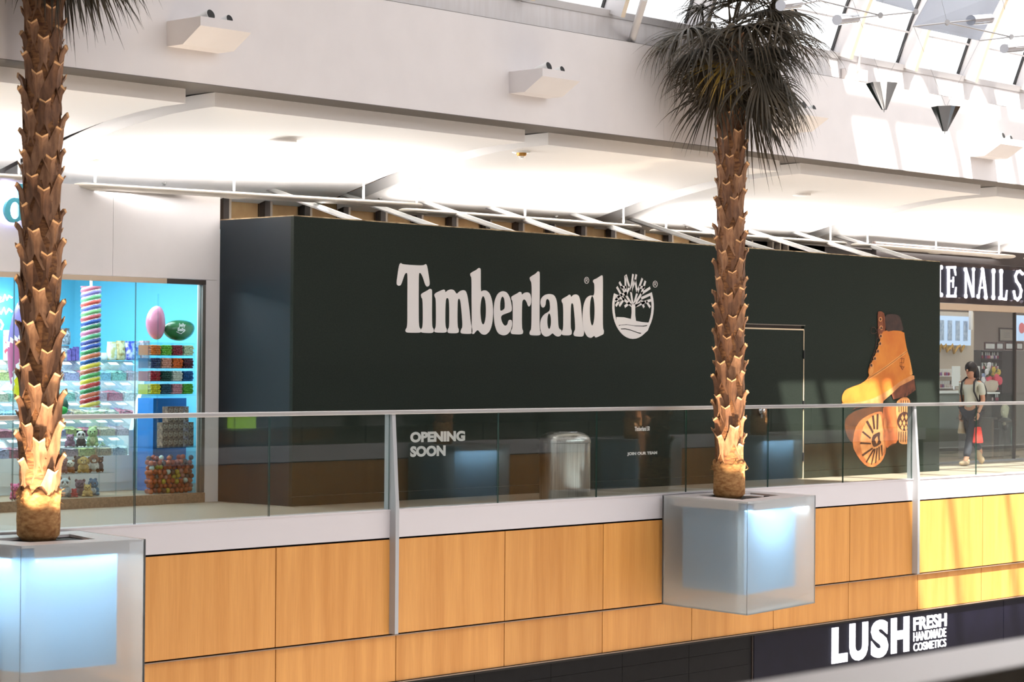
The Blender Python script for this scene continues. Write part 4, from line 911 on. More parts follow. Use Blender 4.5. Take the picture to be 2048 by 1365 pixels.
def bag(px0, px1, py0, py1, lab, c, c2):
    a = at(px0, py1, YJ); b = at(px1, py0, YJ); cx = (a.x+b.x)/2; w_ = (b.x-a.x)/2; h = b.z-a.z; m = MB(); n = 16; vs = []; pf = ((.9,.02),(1,.15),(1.02,.5),(.96,.82),(.98,.9),(1.0,1.0)); dp = (.25,.5,.5,.28,.05,.04)
    for (f, z), d in zip(pf, dp):
        for k in range(n):
            th = 2*PI*k/n; vs.append((cx+w_*f*math.copysign(abs(math.cos(th))**.6, math.cos(th)), YJ+.06+w_*d*math.sin(th), a.z+h*z))
    m.add(vs, [(i*n+k, i*n+(k+1) % n, (i+1)*n+(k+1) % n, (i+1)*n+k) for i in range(5) for k in range(n)] + [tuple(range(n))[::-1], tuple(range(5*n,6*n))])
    tag(m.build('candy_bag', mat('foil_' + lab.split()[0], srgb(*c), .3, .1, c2=srgb(*c2), nscale=16, nlo=.4, nhi=.6), smooth='all'), lab, 'bag', 'foil candy bags on the counter')
bag(198,220,706,722,'white crumpled candy bag right of the striped column',(226,230,226),(200,206,200)); bag(220,239,684,722,'gold foil candy bag, left of two gold ones',(206,196,130),(236,236,226)); bag(238,256,682,722,'bronze and gold foil candy bag beside the blue bag',(160,130,60),(230,220,170)); bag(256,285,683,722,'blue and white foil candy bag',(70,78,190),(216,220,240))
# neon script
t = thing('neon_sign', 'white neon script on the turquoise wall at the left edge', 'neon sign', at(10, 620, 23.55)); nm_ = emis('neon_white', (.95,.98,1), 6)
for pts in ([(-14,600),(-6,590),(2,596),(-4,606),(6,602),(10,590),(14,600),(18,592),(24,596)],[(-10,632),(-4,618),(2,628),(8,616),(12,628),(18,618),(24,624)],[(0,640),(6,650),(2,660)]):
    MB().tube([at(x, y, 23.55) for x, y in pts], .012, n=6).build('neon_tube', nm_, t, smooth=True)

# giant jelly beans, gumball case, ball bin
t1 = at(311,646,19.95); o = MB().ell(t1, .115,.10,.19, 20, 12)
for i, v in enumerate(o.v):
    dz = (v[2]-t1.z)/.19; o.v[i] = (v[0]+.02*dz*dz, v[1], v[2])
tag(o.build('giant_jelly_bean', mat('pink_bean', srgb(226,150,178), .2, c2=srgb(214,130,162), nscale=6, coat=.5), smooth='all'), 'giant pink jelly bean standing on the gumball case', 'candy display')
t2 = at(358,660,19.95); t = thing('giant_jelly_bean', 'giant green jelly bean lying on the gumball case', 'candy display', t2)
o = MB().ell(t2, .21,.11,.118, 22, 12)
for i, v in enumerate(o.v):
    dx = (v[0]-t2.x)/.21; o.v[i] = (v[0], v[1], v[2]+.035*dx*dx*(1 if dx > 0 else .2)-.008)
o.build('bean', mat('green_bean', srgb(26,104,50), .2, coat=.5), t, smooth='all')
for txt, b in (('Jelly', (357,647,371,656)), ('Belly', (355,656,370,665))):
    me, Mx = notice(txt, *b, 'script', .03, Y=19.835); place_mesh(me, 'bean_script', M['white'], t, Mx)
MB().tube([at(353,664,19.842), at(362,668,19.842), at(371,661,19.84)], .003, n=5).build('bean_script', M['white'], t)
gc = thing('gumball_case', 'clear four by four case of coloured gumballs under the jelly beans', 'display case', (15.8, 19.95, 1.2))
ca = at(301, 790, 19.82); cb = at(390, 687, 19.82); gx0, gx1, gz0, gz1 = ca.x, cb.x, ca.z, cb.z
for k in range(5):
    z = gz0 + (gz1-gz0)*k/4; MB().box(gx0, gx1, 19.82, 20.06, z-.004, z+.004).build('shelf', M['acryl'], gc)
    x = gx0 + (gx1-gx0)*k/4; MB().box(x-.003, x+.003, 19.82, 20.06, gz0+.004, gz1-.004).build('divider', M['acryl'], gc)
MB().box(gx0, gx1, 20.06, 20.07, gz0, gz1).build('back', M['acryl'], gc)
GC = [('orange',(232,130,50)),('lime',(116,190,60)),('dark red',(150,44,56)),('pale green',(206,220,180)),('navy',(58,72,120)),('salmon',(226,160,140)),('deep orange',(226,104,30)),('maroon',(96,40,52)),('crimson',(170,36,50)),('bottle green',(20,78,66)),('white',(220,224,214)),('blue',(22,96,160)),('yellow',(224,214,40)),('teal blue',(44,84,110)),('pink',(218,150,160)),('grass green',(110,200,60))]
def small_ball(m, c, r):
    n, k = 8, 5
    m.ell(c, r, r, r, n, k)
rb = random.Random(4)
for i, (nm2, c) in enumerate(GC):
    r_, c_ = divmod(i, 4); w_ = (gx1-gx0)/4; h_ = (gz1-gz0)/4; x0_ = gx0+w_*c_; z0_ = gz1-h_*(r_+1); m = MB(); br_ = .0125
    for q in range(6):
        for s_ in range(7):
            for d_ in range(2):
                if q*2*br_*.95 + br_ > h_*.88: continue
                small_ball(m, (x0_+.016+br_*2*s_*.9+(br_ if q % 2 else 0)*.8+rb.uniform(-.002,.002), 19.836+d_*.024+rb.uniform(-.004,.004), z0_+.005+br_+q*br_*1.8+rb.uniform(-.002,.002)), br_) if x0_+.016+br_*2*s_*.9+(br_ if q % 2 else 0)*.8 < x0_+w_-.014 else None
    m.box(x0_+.006, x0_+w_-.006, 19.88, 20.05, z0_+.005, z0_+h_*.8)
    o = m.build('gumballs', mat('gumball_' + nm2.replace(' ','_'), srgb(*c), .3), smooth=50); tag(o, nm2 + ' gumballs filling one cell of the clear case', 'gumballs', 'gumballs in the case cells', 'stuff')
# side wing of the case (seen to its left)
o = MB()
o.box(gx0-.07, gx0-.06, 19.95, 20.06, gz0, gz1+.0); o = o.build('side_pane', M['acryl'], gc)
bl = MB().box(at(306,890,20.12).x, at(372,890,20.12).x, 20.12, 20.4, .101, at(330,797,20.12).z).build('blue_cabinet', mat('bright_blue_laminate', srgb(20,122,206), .4)); tag(bl, 'bright blue cabinet under the gumball case', 'cabinet')
o = MB().box(15.44, 16.29, 19.6, 20.1, .605, .612).build('acrylic_shelf', M['acryl']); tag(o, 'clear shelf carrying the stacked round-print boxes', 'shelf')
o = MB().box(gx0-.02, 16.29, 19.78, 20.1, gz0-.014, gz0-.006).build('acrylic_shelf', M['acryl']); tag(o, 'clear shelf carrying the gumball case', 'shelf')
for x in (15.50, 16.24):
    o = MB().box(x, x+.012, 19.62, 19.635, .102, 2.3).build('acrylic_post', M['acryl']); tag(o, ('left' if x < 16 else 'right') + ' clear upright of the window display by the pier', 'upright', 'clear display uprights')
bxm = mat('round_print_carton', srgb(168,140,120), .5, c2=srgb(96,70,62), nscale=26)
bxl = mat('pale_print_carton', srgb(206,200,206), .5, c2=srgb(120,96,110), nscale=26)
k = 0
for r_ in range(5):
    cols = range(6) if r_ < 3 else range(1, 5)
    for c_ in cols:
        x0_ = at(325,893,19.85).x + c_*.0735; z0_ = .613 + r_*.089; lo = 'topmost' if r_ == 4 else ORD[r_] + ' from the bottom'
        t = thing('candy_box', 'round-print candy box, %s in column %s from the left' % (lo, ORD[c_]), 'box', (x0_+.035, 19.87, z0_), 'stacked round-print boxes')
        MB().box(x0_, x0_+.072, 19.85, 19.95, z0_, z0_+.087).build('carton', bxl if c_ == 4 else bxm, t); MB().cyl((x0_+.036,19.851,z0_+.045), (x0_+.036,19.846,z0_+.045), .03, n=12).build('round_print', mat('print_disc', srgb(190,176,160), .4, c2=srgb(120,92,80), nscale=50) if k == 0 else bpy.data.materials['print_disc'], t); k += 1
bn = thing('ball_bin', 'clear bin heaped with orange and white candy balls beside the pier', 'bin', (15.85, 19.78, .1))
b0 = at(297, 987, 19.7); b1 = at(388, 905, 19.7); bx0, bx1 = b0.x, b1.x
MB().box(bx0-.01, bx1+.01, 19.66, 19.668, .102, .56).build('front_pane', M['acryl'], bn); MB().box(bx0-.01, bx1+.01, 19.96, 19.968, .102, .56).build('rear_pane', M['acryl'], bn); MB().box(bx0-.016, bx0-.010, 19.66, 19.968, .102, .56).build('side_pane', M['acryl'], bn); MB().box(bx1+.010, bx1+.016, 19.66, 19.968, .102, .56).build('side_pane', M['acryl'], bn)
bcol = [('orange',(222,96,52)),('brick red',(176,64,48)),('red-orange',(200,78,44)),('white',(236,230,220)),('yellow',(230,186,60)),('dark brown',(80,48,52)),('pink',(216,130,120))]
bme = [(c, MB().ell((0,0,0), .03,.03,.03, 10, 6).mesh('candy_ball', mat('ball_' + c.replace(' ','_').replace('-','_'), srgb(*v), .3), smooth='all')) for c, v in bcol]
nbx = int((bx1-bx0)/.058)
for r_ in range(8):
    for k in range(nbx):
        for d_ in range(2):
            x = bx0+.03+k*.061+(.030 if r_ % 2 else 0); z = .132+r_*.0515+rb.uniform(-.007,.007)
            if x > bx1-.02 or (r_ == 7 and rb.random() < .45): continue
            c, me = bme[rb.choices(range(7), (5,5,5,2,2,3 if r_ > 5 else 1,2))[0]]
            o = bpy.data.objects.new('candy_ball', me); col.objects.link(o); o.location = (x+rb.uniform(-.007,.007), 19.705+d_*.058+(.015 if r_ % 2 else 0), z); tag(o, '%s candy ball in the clear bin beside the pier' % c, 'candy ball', '%s candy balls in the bin' % c)

# plush animals on clear shelves
SHZ = {}
psd = thing('plush_stand', 'clear two-shelf stand full of plush animals right of the left palm', 'display stand', (14.6, 19.88, .101))
for x1p, py in ((207,945),(215,893)):
    a = at(170, py, 19.86); b = at(x1p, py, 19.75); SHZ[py] = a.z-.002
    MB().box(13.9, b.x+.12, 19.72, 20.05, a.z-.012, a.z-.002).build('shelf', M['acryl'], psd)
for x in (13.9, b.x+.1):
    for y in (19.73, 20.03): MB().box(x, x+.012, y, y+.012, .101, SHZ[893]+.25).build('upright', M['acryl'], psd)
FUR = {}
def fur(c):
    if c not in FUR: FUR[c] = mat('plush_%d_%d_%d' % c, srgb(*c), .95, c2=srgb(*[int(q*.8) for q in c]), nscale=40, bump=.3)
    return FUR[c]
eye = mat('plush_eye', srgb(20,18,18), .2)
def plush(px, py0, py1, wpx, lab, body, head, ears='round', earc=None, belly=None, muzzle=None, Y=19.86, patch=None, look=-1):
    b = at(px, py1, Y); tp = at(px, py0, Y); h = tp.z-b.z; k = FPX/(b.x*.734+b.y*.679); r = wpx/2/k; z0 = .101 if py1 > 960 else SHZ[945 if py1 > 925 else 893]+.001
    t = thing('plush_toy', lab, 'plush toy', (b.x, Y, z0), 'plush animals in the candy shop window')
    V_ = Vector((b.x, Y, z0)); f = Vector((-.6,-.8,0)); s_ = Vector((.8,-.6,0))
    MB().ell(V_+Vector((0,0,h*.28)), r*.9, r*.8, h*.28, 14, 9).build('body', fur(body), t, smooth='all')
    hc = V_ + f*r*.25 + Vector((0,0,h*.66)); hr = min(r*.85, h*.30)
    hd = MB().ell(hc, hr, hr*.95, hr*.92, 16, 10).build('head', fur(head), t, smooth='all')
    if belly: MB().ell(V_+f*r*.45+Vector((0,0,h*.28)), r*.5, r*.5, h*.2, 12, 8).build('belly', fur(belly), t, smooth='all')
    m = MB(); m.ell(hc+f*hr*.75+Vector((0,0,-hr*.25)), hr*.42, hr*.42, hr*.34, 10, 7); m.build('muzzle', fur(muzzle or head), hd, smooth='all')
    MB().ell(hc+f*hr*1.12+Vector((0,0,-hr*.12)), hr*.12, hr*.12, hr*.1, 8, 6).build('nose', eye, hd, smooth='all')
    for q in (-1, 1):
        e = hc + f*hr*.82 + s_*q*hr*.38 + Vector((0,0,hr*.15))
        if patch: MB().ell(e-f*hr*.08, hr*.26, hr*.26, hr*.3, 10, 7).build('eye_patch', fur(patch), hd, smooth='all')
        MB().ell(e+f*hr*.05, hr*.13, hr*.13, hr*.15, 8, 6).build('eye', eye, hd, smooth='all')
        ec = hc + s_*q*hr*.72 + Vector((0,0,hr*.72)); m = MB()
        if ears == 'round': m.ell(ec, hr*.34, hr*.22, hr*.34, 10, 7)
        elif ears == 'point': m.cyl(ec-Vector((0,0,hr*.2)), ec+Vector((0,0,hr*.5)), hr*.3, .002, 8)
        elif ears == 'flop': m.ell(hc+s_*q*hr*.98+Vector((0,0,-hr*.1)), hr*.22, hr*.3, hr*.55, 10, 7)
        else: m.ell(hc+s_*q*hr*.45+Vector((0,0,hr*.85)), hr*.3, hr*.3, hr*.28, 10, 7)
        m.build('ear', fur(earc or head), hd, smooth='all')
        MB().ell(V_+s_*q*r*.62+f*r*.55+Vector((0,0,h*.09)), r*.34, r*.34, h*.1, 10, 6).build('paw', fur(earc or body), t, smooth='all')
plush(162,858,892,22,'panda plush on the upper clear shelf',(60,58,62),(232,230,228),'round',(50,48,52),patch=(50,48,52))
plush(185,850,892,26,'light green frog plush on the upper clear shelf',(176,210,150),(186,216,160),'top',belly=(220,226,170))
plush(140,866,892,24,'mauve plush partly behind the panda on the upper shelf',(150,110,140),(170,130,160),'round',Y=19.93)
plush(205,884,893,14,'small pale green plush at the right end of the upper shelf',(176,216,190),(190,222,200),'round')
plush(126,912,945,20,'pink-eared brown plush at the left of the lower shelf',(150,96,90),(176,120,112),'round')
plush(140,918,945,22,'ginger and white guinea pig plush on the lower shelf',(170,100,52),(230,220,208),'round',(150,88,48))
plush(167,911,945,26,'yellow puppy plush in the middle of the lower shelf',(206,166,92),(214,176,100),'flop',(190,148,80),muzzle=(226,196,140))
plush(188,906,945,24,'white and brown dog plush on the lower shelf',(228,222,214),(140,90,56),'flop',(110,68,44),muzzle=(236,230,224))
plush(200,910,945,16,'dark brown monkey plush at the right of the lower shelf',(70,46,40),(76,50,42),'round',(84,56,48),muzzle=(190,146,116),Y=19.9)
plush(158,904,938,34,'large dark brown monkey plush behind the puppy',(66,42,36),(60,38,34),'round',muzzle=(170,124,96),Y=19.97)
plush(130,953,996,26,'white cat plush with dark ears on the shop floor ledge',(206,208,212),(232,234,236),'point',(90,88,92),patch=(120,120,126))
plush(160,957,992,26,'mauve round plush on the floor ledge',(120,100,118),(132,112,130),'round',Y=19.93)
plush(186,955,990,28,'blue bird plush on the floor ledge',(90,140,176),(84,134,172),'top',belly=(216,220,224),Y=19.93)
plush(175,968,994,24,'yellow kitten plush at the front of the floor ledge',(214,176,110),(222,186,120),'point',Y=19.80)
plush(148,976,994,18,'red plush at the front of the floor ledge',(196,60,72),(204,70,80),'round',Y=19.8)
plush(30,965,1000,22,'pink plush left of the left palm',(222,96,150),(230,110,160),'round',Y=19.85)

# backlit sign letter on the bulkhead
t = thing('sign_letter', 'teal backlit letter d on the white candy shop wall', 'sign', at(20, 410, YS))
me = outline_mesh([[ (at(x,y,YS).x, at(x,y,YS).z) for x, y in ellp(20,421,19,25)], [(at(x,y,YS).x, at(x,y,YS).z) for x, y in ellp(21,422,9,17)]], .02, YS-.06); tm_ = mat('teal_letter', srgb(76,170,186), .5)
place_mesh(me, 'letter_bowl', tm_, t)
a = at(28,441,YS); b = at(40,369,YS); MB().box(a.x, b.x, YS-.081, YS-.04, a.z, b.z).build('letter_stem', tm_, t)
area('letter_halo', (at(20,405,YS).x, YS-.03, at(20,405,YS).z), (0,1,0), .18, .35, 3.5, (.6,.5,1), t)

# ================================================================== NAIL SALON (right)
wr = setting('wall_right', 'glass front of the nail salon under a dark glossy sign band', (33, YS, 0))
M['gloss'] = mat('dark_bronze_gloss', srgb(92,80,76), .12, .75, c2=srgb(58,50,50), nscale=2.5)
MB().box(29.4, 50, YS, YS+.1, 2.6, 3.26).build('sign_band', M['gloss'], wr)
MB().box(29.4, 50, YS+.02, YS+.1, 3.27, 3.5).build('upper_band', mat('dark_bulkhead', srgb(74,66,64), .35, .3), wr)
MB().box(29.4, 50, YS-.01, YS+.1, 2.49, 2.595).build('header', M['beige'], wr)
mx = [29.4, 31.05, at(2032,750,YS).x, 36.0, 38.2, 40.5]
for a, b in zip(mx[:-1], mx[1:]):
    m = MB().box(a+.004, b-.004, YS+.03, YS+.042, .03, 2.48); m.m = [1,1,0,1,0,1]; m.build('front_pane', [M['sglass'], M['gedge']], wr)
for x in mx[1:]: MB().box(x-.02, x+.02, YS+.01, YS+.06, .0, 2.49).build('mullion', M['stud'], wr)
MB().box(29.4, 50, YS+.0, YS+.07, 0, .03).build('threshold', M['aluD'], wr)
# lit letters (slab serif with ball ends), cut by the hoarding on the left
t = thing('salon_sign', 'glowing white slab-serif sign letters on the dark band over the nail salon', 'sign', at(1960, 570, YS))
a = at(1876, 600, YS-.02); b = at(2120, 548, YS-.02)
MB().box(30.9, 36, YS-.05, YS-.003, 2.70, 3.19).build('sign_backing', mat('navy_backing', srgb(16,20,44), .4), t)
lg = emis('sign_white_glow', (.86,.84,1.0), 1.5)
SP = (1800, 480, 8.258)
def sp(x, y): p = at(SP[0]+x/SP[2], SP[1]+y/SP[2], YS-.07); return (p.x, p.z)
def letter(stems, balls=(), polys=()):
    m = MB(); Y0, Y1 = YS-.07, YS-.05
    for pts, w0, w1 in stems:
        (x0, z0), (x1, z1) = sp(*pts[0]), sp(*pts[1]); k = .8/8.258/128
        dx, dz = x1-x0, z1-z0; L = math.hypot(dx, dz); nx, nz = -dz/L, dx/L
        m.quadp([(x0-nx*w0*k, Y0, z0-nz*w0*k), (x1-nx*w1*k, Y0, z1-nz*w1*k), (x1+nx*w1*k, Y0, z1+nz*w1*k), (x0+nx*w0*k, Y0, z0+nz*w0*k)], (0, Y1-Y0, 0))
    for (x, y), r in balls:
        c = sp(x, y); rr = .78*r/8.258/128; m.cyl((c[0],Y0-.002,c[1]), (c[0],Y1,c[1]), rr*1.25, n=16)
    m.build('letter', lg, t)
letter([((640,450),(640,920),),] and [(((660,450),(660,920)),34,34), (((560,690),(660,690)),24,24)], [((690,455),38),((690,910),38),((640,455),38),((640,910),38)])
letter([(((810,450),(810,930)),38,38), (((780,455),(930,455)),24,26), (((810,680),(895,680)),22,20), (((780,930),(935,930)),26,28), (((905,440),(930,590)),28,10), (((890,610),(885,790)),12,12), (((935,780),(915,950)),10,28)], [])
letter([(((1095,480),(1095,930)),24,24), (((1090,470),(1215,940)),36,36), (((1222,490),(1222,950)),24,20)], [((1085,490),36),((1222,490),36),((1095,930),40)])
letter([(((1370,480),(1310,930)),16,16), (((1375,480),(1430,940)),40,36), (((1320,790),(1420,790)),18,18)], [((1300,935),40),((1425,945),46),((1368,485),32)])
letter([(((1553,520),(1553,960)),34,34)], [((1553,520),50),((1550,950),48)])
letter([(((1680,530),(1680,960)),36,36), (((1640,965),(1765,985)),26,26), (((1775,830),(1755,990)),10,26)], [((1680,525),48),((1660,960),36)])
arcp = [(2030,560),(1990,520),(1945,530),(1915,600),(1930,680),(1985,760),(2010,840),(1995,940),(1950,990),(1910,960),(1890,860)]
letter([((p, q), 30, 30) for p, q in zip(arcp[:-1], arcp[1:])], [(p, 30) for p in arcp])
for x0 in (2120, 2330, 2560): letter([(((x0,560),(x0,1010)),36,36)], [((x0,560),50),((x0,1000),50)])

# interior shell
for nm, b, c, lab in (('wall_salon_back', (29.5,46,24.6,24.7,0,3.2), (196,182,176), 'pale mauve back wall of the nail salon'), ('floor_salon', (29.4,46,19.6,24.6,-.001,.004), (120,96,80), 'brown salon floor'), ('ceiling_salon', (29.4,46,19.62,24.6,2.9,3.0), (228,222,216), 'salon ceiling')):
    o = MB().box(*b).build(nm, mat(nm + '_paint', srgb(*c), .6)); tag(o, lab, kind='structure')
area('salon_light', (36.5, 21.8, 2.85), (0,0,-1), 6, 3.5, 80, (1,.94,.86))
def slab(px0, py0, px1, py1, Y, d, name, lab, cat_, mt, **k):
    a = at(px0, py1, Y); b = at(px1, py0, Y); return tag(MB().box(a.x, b.x, Y, Y+d, a.z, b.z).build(name, mt, bevel=k.get('bevel', .004)), lab, cat_, k.get('group'))
scr = emis('pale_blue_screen', (.55,.70,.95), .55); scr.node_tree.nodes['Principled BSDF'].inputs['Base Color'].default_value = (.3,.4,.55,1)
t = thing('menu_screen', 'pale blue lit menu screen beside the hoarding end', 'screen', at(1910, 690, 21.4))
a = at(1870,690,21.4); b = at(1942,634,21.4); MB().box(a.x, b.x, 21.4, 21.45, a.z, b.z).build('panel', scr, t); 
for k in range(4):
    x = a.x + (b.x-a.x)*(.12+.22*k); MB().box(x, x+.14, 21.392, 21.4, a.z+.08, b.z-.08).build('menu_column', mat('screen_print_%d' % k, srgb(150,176,214), .6, c2=srgb(196,214,240), nscale=18), t)
t = thing('menu_screen', 'pale blue lit menu screen cut by the right edge', 'screen', at(2045, 680, 21.4)); a = at(2034,682,21.4); b = at(2110,634,21.4); MB().box(a.x, b.x, 21.4, 21.45, a.z, b.z).build('panel', scr, t); MB().cyl((a.x+.16,21.398,(a.z+b.z)/2), (a.x+.16,21.39,(a.z+b.z)/2), .1, n=16).build('pink_print', mat('pink_print', srgb(226,120,130), .6), t)
MB().box(a.x-.3, a.x+1, 21.46, 21.6, 0, 3.0) 
t = thing('gold_lettering', 'gold script lettering on the salon wall below the menu screen', 'sign', at(1905, 704, 21.42)); gm = mat('gold_leaf', srgb(176,134,52), .35, .6)
for pts in ([(1878,704),(1882,690),(1887,697),(1891,690),(1894,703),(1899,694)],[(1899,700),(1904,690),(1908,706),(1914,696),(1919,692),(1922,703),(1928,692)]): MB().tube([at(x,y,21.4) for x, y in pts], .028, n=6).build('script_stroke', gm, t, smooth=True)
slab(1860, 626, 1948, 930, 21.47, .1, 'salon_partition', 'beige partition carrying the menu screen', 'partition', mat('beige_partition', srgb(196,180,164), .6))
slab(1942, 620, 1946, 660, 21.3, .05, 'wall_speaker', 'small cream wall speaker right of the menu screen', 'speaker', M['wall'])
# polish bottles
bot = MB(); bot.lathe((0,0,0), [(.016,0),(.018,.01),(.018,.05),(.008,.06)], 10, 0); bot.lathe((0,0,0), [(.010,.06),(.010,.115),(.006,.12)], 10, 1)
bcl = [(206,90,110),(220,200,200),(160,60,90),(230,220,210),(120,80,140)]
bmes = [bot.mesh('polish_bottle', [mat('polish_%d' % i, srgb(*c), .2), M['white'] if i != 1 else M['black']], smooth=50) for i, c in enumerate(bcl)]
su = thing('shelf_unit', 'tall black shelf unit of polish bottles behind the flowers', 'shelf unit', at(2000, 915, 21.9)); a = at(1961,920,21.9); b = at(2030,702,21.9); sx0, sx1, sz1 = a.x, b.x, b.z
MB().box(sx0, sx1, 22.12, 22.15, 0.005, sz1).build('back', M['black'], su)
for x in (sx0, sx0+.62*(sx1-sx0), sx1-.02): MB().box(x, x+.02, 21.9, 22.12, .005, sz1).build('upright', M['black'], su)
MB().box(sx0+.62*(sx1-sx0)+.02, sx1-.02, 21.9, 21.92, .005, sz1).build('side_panel', M['black'], su)
rbm = random.Random(6)
rows = (718,739,760,781,802)
for i, py in enumerate((702,)+tuple(r-0 for r in rows)):
    z = at(1995, py, 21.9).z; MB().box(sx0, sx1, 21.9, 22.12, z-.015, z).build('shelf', M['black'], su)
    if i == 0: continue
    n_ = 11
    for k in range(n_):
        x = sx0+.08+k*(.62*(sx1-sx0)-.14)/(n_-1)
        if rbm.random() < .08: continue
        o = bpy.data.objects.new('polish_bottle', bmes[rbm.randrange(5)]); col.objects.link(o); o.location = (x, 21.96, z+.001); tag(o, 'nail polish bottle on the %s shelf of the black unit' % ORD[i-1], 'bottle', 'polish bottles on the black unit')
for i, py in enumerate((752, 776)):
    p0 = at(1878,py,21.3); p1 = at(1922,py,21.3); o = MB().box(p0.x-.2, p1.x, 21.3, 21.46, p0.z-.012, p0.z).build('wall_shelf', M['white']); tag(o, ('upper' if i == 0 else 'lower') + ' narrow wall shelf of bottles below the gold script', 'shelf', 'narrow salon shelves')
    for k in range(9):
        o = bpy.data.objects.new('polish_bottle', bmes[rbm.randrange(5)]); col.objects.link(o); o.location = (p0.x+.04+k*.062, 21.36, p0.z+.001); tag(o, 'nail polish bottle on the %s wall shelf below the gold script' % ('upper' if i == 0 else 'lower'), 'bottle', 'polish bottles on the wall shelves')
# frames
def frame(px0, py0, px1, py1, Y, lab, tilt=0):
    a = at(px0, py1, Y); b = at(px1, py0, Y); t = thing('picture_frame', lab, 'frame', ((a.x+b.x)/2, Y, a.z), 'framed certificates in the salon'); w_ = .028
    for q in ((a.x,b.x,a.z,a.z+w_),(a.x,b.x,b.z-w_,b.z),(a.x,a.x+w_,a.z+w_,b.z-w_),(b.x-w_,b.x,a.z+w_,b.z-w_)): MB().box(q[0],q[1],Y,Y+.025,q[2],q[3]).build('frame_side', mat('dark_frame', srgb(64,28,26), .4) if 'dark_frame' not in bpy.data.materials else bpy.data.materials['dark_frame'], t)
    cf = MB().box(a.x+w_, b.x-w_, Y+.01, Y+.02, a.z+w_, b.z-w_).build('certificate', mat('certificate_paper', srgb(222,216,208), .7) if 'certificate_paper' not in bpy.data.materials else bpy.data.materials['certificate_paper'], t)
    for k in range(3): MB().box(a.x+(b.x-a.x)*.3, b.x-(b.x-a.x)*.3, Y+.006, Y+.01, a.z+(b.z-a.z)*(.34+.14*k), a.z+(b.z-a.z)*(.37+.14*k)).build('print_line', M['aluD'], cf)
frame(1999,657,2030,684,24.57,'large framed certificate on the salon wall')
for i, (x0, x1) in enumerate(((1970,1992),(1993,2008),(2011,2029),(2033,2047))): frame(x0, 685, x1, 700.5, 22.0, '%s small frame from the left standing on top of the shelves' % ORD[i])
sl2 = at(2033,702,21.9); o = MB().box(sl2.x, sl2.x+.9, 21.9, 22.15, .005, sl2.z).build('low_cabinet', mat('grey_cabinet', srgb(126,116,110), .5)); tag(o, 'grey cabinet cut by the right edge under the last small frame', 'cabinet')
# monitors, counter, desk
for (x0, x1, lab) in ((1906,1921,'left white monitor back on the salon counter'), (1945,1960,'right white monitor back on the salon counter')):
    a = at(x0,773,21.0); b = at(x1,733,21.0); t = thing('monitor', lab, 'monitor', ((a.x+b.x)/2,21.0,a.z), 'white salon monitors'); MB().box(a.x,b.x,21.0,21.03,a.z,b.z).build('screen_back', M['white'], t, bevel=.006); MB().box((a.x+b.x)/2-.02,(a.x+b.x)/2+.02,21.03,21.06,a.z-.06,a.z+.1).build('stand', M['alu'], t)
p0 = at(1860,783,20.9); p1 = at(1962,783,20.9); t = thing('salon_counter', 'salon counter with white top behind the walker', 'counter', (p0.x, 21, 0)); MB().box(p0.x-.3, p1.x, 20.9, 21.3, p0.z-.04, p0.z).build('top', M['white'], t); MB().box(p0.x-.2, p1.x-.05, 20.95, 21.25, .005, p0.z-.041).build('front', mat('grey_green_laminate', srgb(108,112,100), .5), t)
p0 = at(1964,785,20.5); p1 = at(2000,783,20.5); t = thing('side_table', 'small white-topped table under the flower pot', 'table', ((p0.x+p1.x)/2,20.65,0)); MB().box(p0.x,p1.x,20.5,20.85,p0.z-.03,p0.z).build('top', M['white'], t); MB().box(p0.x+.12,p1.x-.12,20.6,20.75,.005,p0.z-.031).build('pedestal', M['stud'], t); ztab = p0.z
p0 = at(1953,917,20.2); p1 = at(1991,835,20.2); t = thing('reception_desk', 'dark brown reception desk inside the salon door', 'desk', ((p0.x+p1.x)/2,20.3,0)); dm = mat('dark_walnut', srgb(62,46,40), .4, c2=srgb(46,34,30), nscale=6, stretch=(6,6,1))
MB().box(p0.x,p1.x-.12,20.2,20.55,.005,p1.z-.04).build('body', dm, t); MB().box(p0.x-.03,p1.x,20.16,20.58,p1.z-.039,p1.z).build('top', dm, t); MB().box(p1.x-.12,p1.x-.02,20.22,20.5,.005,p1.z-.04).build('side_panel', mat('mid_walnut', srgb(98,70,54), .4), t)
# flowers
fc = at(1980, 784, 20.65); t = thing('flower_arrangement', 'cream pot of pink, yellow and white flowers on the small table', 'flowers', (fc.x,20.66,ztab))
MB().lathe((fc.x,20.66,ztab), [(.09,0),(.13,.04),(.155,.12),(.14,.19),(.10,.21)], 20).build('pot', mat('cream_pot', srgb(206,186,168), .5), t, smooth=50)
rf = random.Random(9)
FL = [('pink_flower',(228,70,96),.085,((1976,760),(1986,764),(1997,762),(1979,752),(1991,757))),('yellow_flower',(206,176,70),.06,((1984,748),(1992,750),(1986,740),(1996,745))),('white_flower',(226,220,224),.06,((1975,737),(1972,744),(1965,760),(1977,731))),('blue_flower',(150,166,206),.05,((1966,752),(1969,764)))]
for nm2, c, r, pts in FL:
    fm = mat(nm2, srgb(*c), .7)
    for x, y in pts:
        c0_ = at(x, y, 20.58 + rf.uniform(0,.16)); m = MB()
        for k in range(7):
            th = 2*PI*k/7; d = Vector((math.cos(th)*.8, -.5, math.sin(th)*.8)); m.ell(c0_+d*r*.55, r*.5, r*.35, r*.5, 8, 5)
        m.ell(c0_+Vector((0,-r*.4,0)), r*.35, r*.25, r*.35, 8, 5); m.build(nm2, fm, t, smooth='all')
